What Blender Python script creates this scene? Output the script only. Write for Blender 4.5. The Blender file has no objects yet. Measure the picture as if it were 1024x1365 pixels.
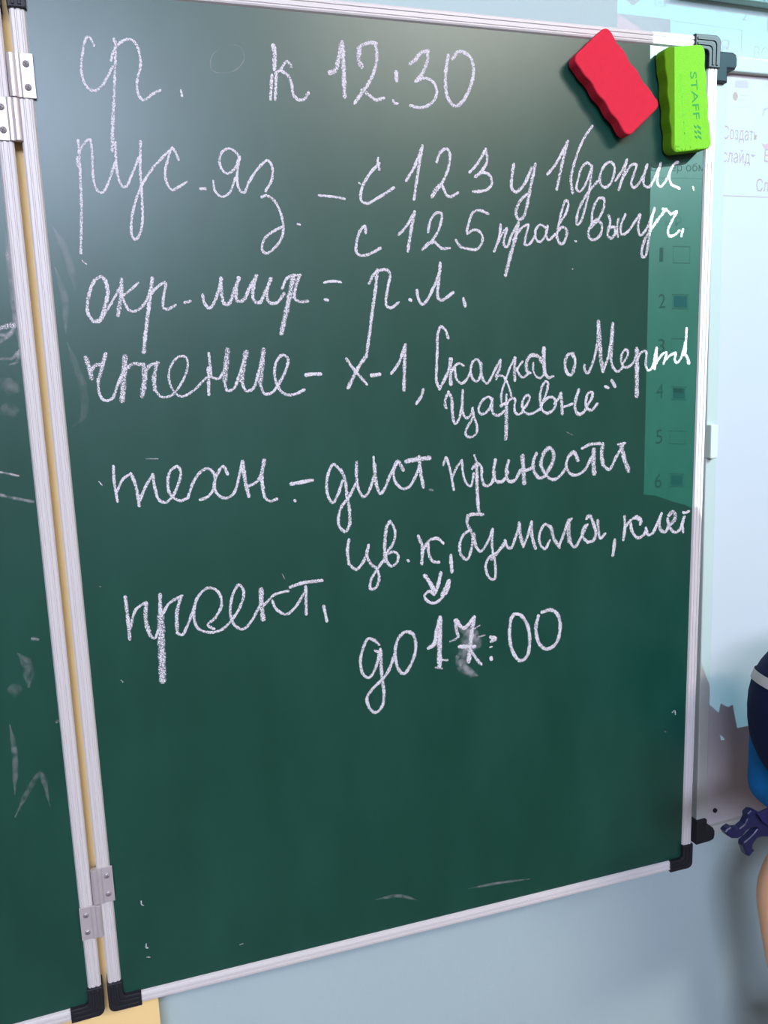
import bpy, bmesh, math, random
from mathutils import Vector, Matrix
random.seed(7)
S = bpy.context.scene
COL = S.collection

# ------------------------------------------------------------------ camera
cam_data = bpy.data.cameras.new('camera')
cam_data.sensor_fit = 'VERTICAL'
cam_data.sensor_height = 24.0
cam_data.lens = 24.0 * 1124.0 / 1365.0
cam_data.clip_start = 0.02
cam = bpy.data.objects.new('camera', cam_data)
COL.objects.link(cam)
cam.matrix_world = Matrix([[0.936209, 0.0917195, -0.3392644, 0.016413], [-0.3499279, 0.1537104, -0.9240799, -0.884731], [-0.0326077, 0.9838499, 0.1760003, 1.512115], [0, 0, 0, 1]])
S.camera = cam

# ------------------------------------------------------------------ world, lights, exposure
S.view_settings.view_transform = 'Standard'
S.view_settings.look = 'None'
S.view_settings.gamma = 1.0
S.view_settings.use_curve_mapping = False
S.view_settings.exposure = -0.52
world = bpy.data.worlds.new('room_light')
S.world = world
world.use_nodes = True
bg = world.node_tree.nodes['Background']
bg.inputs[0].default_value = (0.84, 0.78, 0.77, 1)
bg.inputs[1].default_value = 0.40

def area(name, loc, target, sx, sy, power, color):
    d = bpy.data.lights.new(name, 'AREA')
    d.shape = 'RECTANGLE'; d.size = sx; d.size_y = sy
    d.energy = power; d.color = color
    o = bpy.data.objects.new(name, d); COL.objects.link(o)
    o.location = loc
    o.rotation_euler = (Vector(target) - Vector(loc)).to_track_quat('-Z', 'Y').to_euler()
    return o
# daylight from the high windows behind the camera, and the ceiling lamps to the right
area('window_daylight', (-0.75, -3.7, 2.76), (0.2, 0, 1.5), 2.0, 0.62, 225, (0.66, 0.74, 1.0))
area('ceiling_lamp', (1.35, -2.45, 2.94), (0.6, 0, 1.0), 1.0, 0.25, 72, (1.0, 0.92, 0.85))

# ------------------------------------------------------------------ materials
def newmat(name):
    m = bpy.data.materials.new(name); m.use_nodes = True
    nt = m.node_tree
    return m, nt, nt.nodes['Principled BSDF']

def plain(name, col, rough=0.5, spec=0.5, metal=0.0, var=0.0, scale=30.0, bump=0.0, bscale=200.0):
    m, nt, b = newmat(name)
    b.inputs['Base Color'].default_value = (*col, 1)
    b.inputs['Roughness'].default_value = rough
    b.inputs['Specular IOR Level'].default_value = spec
    b.inputs['Metallic'].default_value = metal
    tc = nt.nodes.new('ShaderNodeTexCoord')
    if var > 0:
        n = nt.nodes.new('ShaderNodeTexNoise'); n.inputs['Scale'].default_value = scale
        n.inputs['Detail'].default_value = 4
        nt.links.new(tc.outputs['Object'], n.inputs['Vector'])
        mx = nt.nodes.new('ShaderNodeMix'); mx.data_type = 'RGBA'
        mx.inputs[6].default_value = (*[c * (1 - var) for c in col], 1)
        mx.inputs[7].default_value = (*[min(1, c * (1 + var)) for c in col], 1)
        nt.links.new(n.outputs['Fac'], mx.inputs[0])
        nt.links.new(mx.outputs[2], b.inputs['Base Color'])
    if bump > 0:
        n2 = nt.nodes.new('ShaderNodeTexNoise'); n2.inputs['Scale'].default_value = bscale
        n2.inputs['Detail'].default_value = 3
        nt.links.new(tc.outputs['Object'], n2.inputs['Vector'])
        bp = nt.nodes.new('ShaderNodeBump'); bp.inputs['Strength'].default_value = bump
        bp.inputs['Distance'].default_value = 0.004
        nt.links.new(n2.outputs['Fac'], bp.inputs['Height'])
        nt.links.new(bp.outputs['Normal'], b.inputs['Normal'])
    return m

def film(name, col):                         # coloured transparent film of the projector's slide
    m = bpy.data.materials.new(name); m.use_nodes = True
    nt = m.node_tree; nt.nodes.clear()
    o = nt.nodes.new('ShaderNodeOutputMaterial'); t = nt.nodes.new('ShaderNodeBsdfTransparent')
    t.inputs[0].default_value = (*col, 1)
    nt.links.new(t.outputs[0], o.inputs[0])
    return m

def board_material():
    m, nt, b = newmat('chalkboard_green')
    tc = nt.nodes.new('ShaderNodeTexCoord')
    mp = nt.nodes.new('ShaderNodeMapping'); mp.inputs['Scale'].default_value = (9, 9, 3)
    n = nt.nodes.new('ShaderNodeTexNoise'); n.inputs['Scale'].default_value = 1.6; n.inputs['Detail'].default_value = 6
    n.inputs['Roughness'].default_value = 0.62
    nt.links.new(tc.outputs['Object'], mp.inputs[0]); nt.links.new(mp.outputs[0], n.inputs[0])
    r = nt.nodes.new('ShaderNodeMapRange'); r.inputs[1].default_value = .35; r.inputs[2].default_value = .75
    nt.links.new(n.outputs['Fac'], r.inputs[0])
    mx = nt.nodes.new('ShaderNodeMix'); mx.data_type = 'RGBA'
    mx.inputs[6].default_value = (0.0042, 0.052, 0.033, 1)
    mx.inputs[7].default_value = (0.009, 0.068, 0.046, 1)
    nt.links.new(r.outputs[0], mx.inputs[0]); nt.links.new(mx.outputs[2], b.inputs['Base Color'])
    b.inputs['Roughness'].default_value = 0.34
    b.inputs['Specular IOR Level'].default_value = 0.58
    return m

def chalk_material():
    m, nt, b = newmat('white_chalk')
    b.inputs['Base Color'].default_value = (0.70, 0.66, 0.69, 1)
    b.inputs['Roughness'].default_value = 1.0
    b.inputs['Specular IOR Level'].default_value = 0.05
    tc = nt.nodes.new('ShaderNodeTexCoord')
    n = nt.nodes.new('ShaderNodeTexNoise'); n.inputs['Scale'].default_value = 850; n.inputs['Detail'].default_value = 2
    nt.links.new(tc.outputs['Object'], n.inputs['Vector'])
    at = nt.nodes.new('ShaderNodeAttribute'); at.attribute_name = 'cover'
    def math_(op, a, bb):
        k = nt.nodes.new('ShaderNodeMath'); k.operation = op
        for i, v in enumerate((a, bb)):
            if isinstance(v, (int, float)): k.inputs[i].default_value = v
            else: nt.links.new(v, k.inputs[i])
        return k.outputs[0]
    st = math_('ADD', math_('MULTIPLY', math_('SUBTRACT', n.outputs['Fac'], 0.5), 2.9), 0.5)
    g = math_('ADD', math_('MULTIPLY', math_('SUBTRACT', at.outputs['Fac'], st), 2.6), 0.40)
    g = math_('MAXIMUM', g, math_('MULTIPLY', at.outputs['Fac'], 0.55))
    # wiped dust: soft and faintly streaky instead of grainy
    sa = nt.nodes.new('ShaderNodeAttribute'); sa.attribute_name = 'soft'
    n2 = nt.nodes.new('ShaderNodeTexNoise'); n2.inputs['Scale'].default_value = 190; n2.inputs['Detail'].default_value = 5
    nt.links.new(tc.outputs['Object'], n2.inputs['Vector'])
    soft_a = math_('MULTIPLY', at.outputs['Fac'], math_('ADD', math_('MULTIPLY', math_('SUBTRACT', n2.outputs['Fac'], 0.5), 4.5), 1.0))
    mixf = nt.nodes.new('ShaderNodeMix'); mixf.data_type = 'FLOAT'
    nt.links.new(sa.outputs['Fac'], mixf.inputs[0]); nt.links.new(g, mixf.inputs[2]); nt.links.new(soft_a, mixf.inputs[3])
    g = mixf.outputs[0]
    k = nt.nodes.new('ShaderNodeMath'); k.operation = 'MULTIPLY'; k.inputs[1].default_value = 0.88; k.use_clamp = True
    nt.links.new(g, k.inputs[0])
    nt.links.new(k.outputs[0], b.inputs['Alpha'])
    return m

M_board = board_material()
M_chalk = chalk_material()
M_alu = plain('white_anodised_aluminium', (0.62, 0.58, 0.565), 0.4, 0.5, 0.0, 0.01, 60)
M_black = plain('black_plastic', (0.016, 0.016, 0.020), 0.5, 0.3)
M_hinge = plain('brushed_steel', (0.56, 0.50, 0.50), 0.36, 0.5, 0.35, 0.06, 120)
M_screw = plain('screw_steel', (0.42, 0.38, 0.39), 0.35, 0.5, 0.3)
M_slot = plain('slot_shadow_grey', (0.16, 0.15, 0.15), 0.6, 0.3)
M_red = plain('red_foam', (0.68, 0.022, 0.050), 0.75, 0.2, 0, 0.06, 160, 0.15, 900)
M_green = plain('lime_foam', (0.105, 0.275, 0.003), 0.75, 0.2, 0, 0.06, 160, 0.15, 900)
M_felt = plain('dark_felt', (0.02, 0.022, 0.03), 0.95, 0.1)
M_print = plain('dark_green_print', (0.02, 0.16, 0.03), 0.8, 0.2)
M_print2 = plain('faint_green_print', (0.09, 0.36, 0.02), 0.8, 0.2)
M_wall = plain('pale_blue_green_paint', (0.42, 0.53, 0.53), 0.55, 0.3, 0, 0.04, 3, 0.22, 45)
M_yellow = plain('yellow_paint', (0.92, 0.66, 0.29), 0.6, 0.3, 0, 0.04, 6, 0.1, 60)
M_wb = plain('whiteboard_enamel', (0.51, 0.46, 0.465), 0.5, 0.3)
M_wbframe = plain('greenish_aluminium', (0.47, 0.47, 0.42), 0.38, 0.5)
M_clip = plain('cream_plastic', (0.62, 0.60, 0.52), 0.5, 0.4)
M_case = plain('grey_green_casing', (0.22, 0.30, 0.29), 0.5, 0.4)
M_floor = plain('brown_linoleum', (0.10, 0.06, 0.035), 0.4, 0.4, 0, 0.2, 8)
M_ceiling = plain('white_ceiling_paint', (0.75, 0.75, 0.74), 0.8, 0.2, 0, 0.03, 4)
M_navy = plain('navy_fabric', (0.008, 0.014, 0.075), 0.8, 0.25, 0, 0.15, 40, 0.3, 700)
M_blue = plain('bright_blue_fabric', (0.008, 0.20, 0.58), 0.8, 0.25, 0, 0.1, 40, 0.3, 700)
M_tape = plain('pale_reflective_tape', (0.80, 0.74, 0.72), 0.5, 0.4)
M_web = plain('navy_webbing', (0.012, 0.012, 0.065), 0.7, 0.25, 0, 0.1, 300, 0.3, 1500)
M_buckle = plain('navy_plastic', (0.010, 0.012, 0.050), 0.4, 0.4)
M_skin = plain('skin', (0.82, 0.44, 0.24), 0.5, 0.35, 0, 0.06, 30)
M_shirt = plain('white_shirt_cotton', (0.66, 0.67, 0.70), 0.85, 0.2, 0, 0.05, 30)
M_trousers = plain('dark_grey_wool', (0.035, 0.037, 0.045), 0.9, 0.2)
M_shoe = plain('black_leather', (0.015, 0.014, 0.014), 0.4, 0.5)
M_hair = plain('brown_hair', (0.05, 0.025, 0.012), 0.6, 0.4, 0, 0.3, 90)
M_eye = plain('eye_white', (0.8, 0.8, 0.8), 0.2, 0.5)
M_lip = plain('lip', (0.55, 0.2, 0.16), 0.5, 0.3)
M_housing = plain('projector_plastic', (0.6, 0.6, 0.6), 0.5, 0.4)
M_mask = plain('opaque_black_mask', (0.0, 0.0, 0.0), 1.0, 0.0)

# ------------------------------------------------------------------ helpers
def link(name, me, mat, parent=None):
    o = bpy.data.objects.new(name, me); COL.objects.link(o)
    for m in (mat if isinstance(mat, (list, tuple)) else [mat]): me.materials.append(m)
    if parent is not None: o.parent = parent
    return o
def from_bm(name, bm, mat, parent=None, smooth=False):
    me = bpy.data.meshes.new(name); bm.normal_update(); bm.to_mesh(me); bm.free()
    if smooth:
        for p in me.polygons: p.use_smooth = True
    return link(name, me, mat, parent)
def empty(name, loc=(0, 0, 0), rz=0.0):
    o = bpy.data.objects.new(name, None); COL.objects.link(o)
    o.location = loc; o.rotation_euler = (0, 0, rz); o.empty_display_size = 0.05
    return o
def tag(o, label, cat, group=None):
    o['label'] = label; o['category'] = cat
    if group: o['group'] = group
    return o
def structure(o): o['kind'] = 'structure'; return o
def box(bm, x0, x1, y0, y1, z0, z1, bev=0.0, seg=2):
    r = bmesh.ops.create_cube(bm, size=1.0)
    for v in r['verts']:
        v.co = Vector((x0 + (v.co.x + .5) * (x1 - x0), y0 + (v.co.y + .5) * (y1 - y0), z0 + (v.co.z + .5) * (z1 - z0)))
    if bev > 0:
        es = {e for v in r['verts'] for e in v.link_edges}
        bmesh.ops.bevel(bm, geom=list(es), offset=bev, segments=seg, profile=0.5, affect='EDGES')
    return bm
def boxobj(name, mat, parent, x0, x1, y0, y1, z0, z1, bev=0.0):
    return from_bm(name, box(bmesh.new(), x0, x1, y0, y1, z0, z1, bev), mat, parent)
def prism(bm, pts, y0, y1, bev=0.0, seg=2):
    """outline pts in (x, z), extruded from y0 (towards the room) to y1"""
    a = [bm.verts.new((p[0], y0, p[1])) for p in pts]
    b = [bm.verts.new((p[0], y1, p[1])) for p in pts]
    f0 = bm.faces.new(a); f1 = bm.faces.new(list(reversed(b)))
    n = len(pts)
    for i in range(n):
        bm.faces.new((a[(i + 1) % n], a[i], b[i], b[(i + 1) % n]))
    bmesh.ops.recalc_face_normals(bm, faces=bm.faces)
    if bev > 0:
        es = [e for e in f0.edges]
        bmesh.ops.bevel(bm, geom=es, offset=bev, segments=seg, profile=0.5, affect='EDGES')
    return bm
def cyl(bm, p0, p1, r, seg=20):
    p0 = Vector(p0); p1 = Vector(p1); d = p1 - p0
    mat = Matrix.Translation((p0 + p1) / 2) @ d.to_track_quat('Z', 'Y').to_matrix().to_4x4()
    bmesh.ops.create_cone(bm, cap_ends=True, segments=seg, radius1=r, radius2=r, depth=d.length, matrix=mat)
    return bm
def arc(cx, cz, r, a0, a1, n=6):
    return [(cx + r * math.cos(math.radians(a0 + (a1 - a0) * i / n)), cz + r * math.sin(math.radians(a0 + (a1 - a0) * i / n))) for i in range(n + 1)]
def text_mesh(name, body, size):
    cu = bpy.data.curves.new(name, 'FONT'); cu.body = body; cu.size = size
    cu.resolution_u = 3
    o = bpy.data.objects.new(name, cu); COL.objects.link(o)
    dg = bpy.context.evaluated_depsgraph_get()
    me = bpy.data.meshes.new_from_object(o.evaluated_get(dg))
    bpy.data.objects.remove(o); bpy.data.curves.remove(cu)
    return me
def skin_mesh(verts, edges, radii, root=0, sub=2):
    me = bpy.data.meshes.new('skeleton'); me.from_pydata(verts, edges, [])
    o = bpy.data.objects.new('skeleton', me); COL.objects.link(o)
    md = o.modifiers.new('s', 'SKIN'); md.use_smooth_shade = True
    for i, sv in enumerate(me.skin_vertices[0].data):
        r = radii[i]; sv.radius = r if isinstance(r, (tuple, list)) else (r, r)
        sv.use_root = (i == root)
    ss = o.modifiers.new('u', 'SUBSURF'); ss.levels = sub; ss.render_levels = sub
    dg = bpy.context.evaluated_depsgraph_get()
    res = bpy.data.meshes.new_from_object(o.evaluated_get(dg))
    bpy.data.objects.remove(o); bpy.data.meshes.remove(me)
    for p in res.polygons: p.use_smooth = True
    return res

# ------------------------------------------------------------------ setting
structure(boxobj('wall_back', M_wall, None, -3.0, 4.0, 0.0, 0.12, 0.0, 3.0))
structure(boxobj('floor', M_floor, None, -3.0, 4.0, -5.0, 0.12, -0.1, 0.0))
structure(boxobj('ceiling', M_ceiling, None, -3.0, 4.0, -5.0, 0.12, 3.0, 3.1))
structure(boxobj('trim_1', M_yellow, None, -1.6, 0.0495, -0.0292, 0.0, 0.0, 2.1, 0.001))   # the yellow painted panel of the wall

# ------------------------------------------------------------------ chalkboards
YH, Z0, YAW, W, H = -0.046, 0.85, math.radians(2.5), 0.724, 1.0
FW = 0.0132                                   # width of the aluminium frame
PROFILE = [(0, .018), (0, .0016), (.0016, 0), (.0040, -.0002), (.0046, .0009), (.0054, .0009), (.0060, 0), (.0086, 0),
           (.0092, .0009), (.0100, .0009), (.0106, .0001), (.0120, .0008), (FW, .0030), (FW, .018)]
def rail(p0, p1, inward, parent):
    """frame rail from p0 to p1 in (x, z); 'inward' points from the outer to the inner edge"""
    bm = bmesh.new(); n = len(PROFILE)
    rings = []
    for p in (p0, p1):
        rings.append([bm.verts.new((p[0] + inward[0] * w, d, p[1] + inward[1] * w)) for w, d in PROFILE])
    for i in range(n):
        bm.faces.new((rings[0][i], rings[0][(i + 1) % n], rings[1][(i + 1) % n], rings[1][i]))
    bm.faces.new(rings[0]); bm.faces.new(rings[1])
    bmesh.ops.recalc_face_normals(bm, faces=bm.faces)
    return from_bm('frame_rail', bm, M_alu, parent)
def corner_cap(cx, cz, sx, sz, parent, arm=0.0320):
    """black L-shaped cap; (cx, cz) outer corner, sx/sz point inwards along the two arms"""
    wd = FW + 0.0022; e = 0.0012; rr = 0.007
    def P(x, z): return (cx + sx * (x - e), cz + sz * (z - e))
    pts = [P(arm + e, 0)] + [P(arm + e, wd)] + [P(wd + .004, wd)] + [P(wd + .004 - .004 * math.sin(t), wd + .004 - .004 * math.cos(t)) for t in (0.5, 1.0)] + \
          [P(wd, wd + .004), P(wd, arm + e), P(0, arm + e)] + [P(rr - rr * math.cos(t), rr - rr * math.sin(t)) for t in [i * math.pi / 12 for i in range(0, 7)]]
    bm = prism(bmesh.new(), pts, -0.0022, 0.019, 0.0010)
    o = from_bm('corner_cap', bm, M_black, parent)
    bm = bmesh.new()
    for a, w_ in ((0.0036, 0.0026), (0.0088, 0.0026)):
        q = [P(arm - .001, a), P(arm - .001, a + w_), P(a + w_ + .004, a + w_), P(a + w_ + .0012, a + w_ + .0012), P(a + w_, a + w_ + .004), P(a + w_, arm - .001), P(a, arm - .001), P(a, a + .006), P(a + .0018, a + .0018), P(a + .006, a)]
        prism(bm, q, -0.0032, -0.0018, 0.0005)
    from_bm('ridge', bm, M_black, o)
    return o
def chalkboard(name, loc, rz, x0, x1):
    root = empty(name, loc, rz)
    boxobj('writing_surface', M_board, root, x0 + FW * .8, x1 - FW * .8, 0.003, 0.0165, FW * .8, H - FW * .8)
    rail((x0, 0), (x0, H), (1, 0), root)
    rail((x1, 0), (x1, H), (-1, 0), root)
    rail((x0 + FW * .5, 0), (x1 - FW * .5, 0), (0, 1), root)
    rail((x0 + FW * .5, H), (x1 - FW * .5, H), (0, -1), root)
    for cx, sx in ((x0, 1), (x1, -1)):
        for cz, sz in ((0, 1), (H, -1)):
            corner_cap(cx, cz, sx, sz, root)
    return root
wing = tag(chalkboard('chalkboard', (0, YH, Z0), -YAW, 0.0, W),
           'green chalkboard wing in white aluminium frame covered with white chalk writing', 'chalkboard')
main_board = tag(chalkboard('chalkboard', (0, YH, Z0), 0.0, -1.5, -0.0066),
                 'smudged green chalkboard left of the hinges, without any words', 'chalkboard')

def spline(pts, step=0.0012):
    if len(pts) == 2: pts = [pts[0], ((pts[0][0] + pts[1][0]) / 2, (pts[0][1] + pts[1][1]) / 2), pts[1]]
    P = [Vector((a, b)) for a, b in pts]
    P = [2 * P[0] - P[1]] + P + [2 * P[-1] - P[-2]]
    out = []
    for i in range(1, len(P) - 2):
        p0, p1, p2, p3 = P[i - 1:i + 3]
        # centripetal Catmull-Rom
        def kn(a, b): return max((a - b).length, 1e-6) ** 0.5
        t0 = 0; t1 = t0 + kn(p0, p1); t2 = t1 + kn(p1, p2); t3 = t2 + kn(p2, p3)
        n = max(2, int((p2 - p1).length / step))
        for k in range(n):
            t = t1 + (t2 - t1) * k / n
            a1 = p0 * ((t1 - t) / (t1 - t0)) + p1 * ((t - t0) / (t1 - t0))
            a2 = p1 * ((t2 - t) / (t2 - t1)) + p2 * ((t - t1) / (t2 - t1))
            a3 = p2 * ((t3 - t) / (t3 - t2)) + p3 * ((t - t2) / (t3 - t2))
            b1 = a1 * ((t2 - t) / (t2 - t0)) + a2 * ((t - t0) / (t2 - t0))
            b2 = a2 * ((t3 - t) / (t3 - t1)) + a3 * ((t - t1) / (t3 - t1))
            out.append(b1 * ((t2 - t) / (t2 - t1)) + b2 * ((t - t1) / (t2 - t1)))
    out.append(P[-2])
    return out
LAYER = [0]
def chalk_part(name, label, rows, parent):
    """raised chalk strokes, rows: 'width_mm density|x,z x,z ...' in mm on the board"""
    V, F, C, SF = [], [], [], []
    for row in rows:
        hd, ps = row.split('|'); w, d = map(float, hd.split())
        pts = [tuple(float(c) / 1000 for c in p.split(',')) for p in ps.split()]
        w = w / 1000 * (1.0 if d > .3 else 1.15)
        path = spline(pts)
        # extend by the round ends of the chalk
        a = (path[0] - path[1]).normalized(); b = (path[-1] - path[-2]).normalized()
        path = [path[0] + a * w * .35] + path + [path[-1] + b * w * .35]
        LAYER[0] = (LAYER[0] + 1) % 40
        y = 0.003 - 0.00012 - LAYER[0] * 0.000006
        n = len(path); ph = random.random() * 9
        base = len(V)
        for i, p in enumerate(path):
            t = (path[min(i + 1, n - 1)] - path[max(i - 1, 0)])
            t = t.normalized() if t.length > 0 else Vector((1, 0))
            nn = Vector((-t.y, t.x))
            hw = w * 0.46 * (1 + .10 * math.sin(i * .55 + ph) + .06 * math.sin(i * 1.7 + ph * 2))
            if d < .3: hw *= max(0.25, min(1, i / (n * .25 + 1), (n - 1 - i) / (n * .25 + 1)))
            elif i in (0, n - 1): hw *= .55
            wob = d * (1 + .10 * math.sin(i * .31 + ph * 3))
            soft = d < .45
            for k, (s, lift) in enumerate(((-1, 0), (-.6, .00015), (0, .0003), (.6, .00015), (1, 0))):
                q = p + nn * hw * s
                V.append((q.x, y - lift, q.y))
                if soft: c = (0, wob * .7, wob, wob * .7, 0)[k]
                else: c = (wob - .45, wob - .02, wob + .06, wob - .02, wob - .45)[k]
                if d < .3 and (i < 2 or i > n - 3): c = 0
                C.append(max(0, c)); SF.append(1.0 if soft else 0.0)
            if i:
                r0 = base + (i - 1) * 5; r1 = base + i * 5
                for k in range(4): F.append((r0 + k, r0 + k + 1, r1 + k + 1, r1 + k))
    me = bpy.data.meshes.new(name); me.from_pydata(V, [], F)
    at = me.attributes.new('cover', 'FLOAT', 'POINT'); at.data.foreach_set('value', C)
    at = me.attributes.new('soft', 'FLOAT', 'POINT'); at.data.foreach_set('value', SF)
    for p in me.polygons: p.use_smooth = True
    o = link(name, me, M_chalk, parent)
    if label: o['label'] = label
    return o
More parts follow.
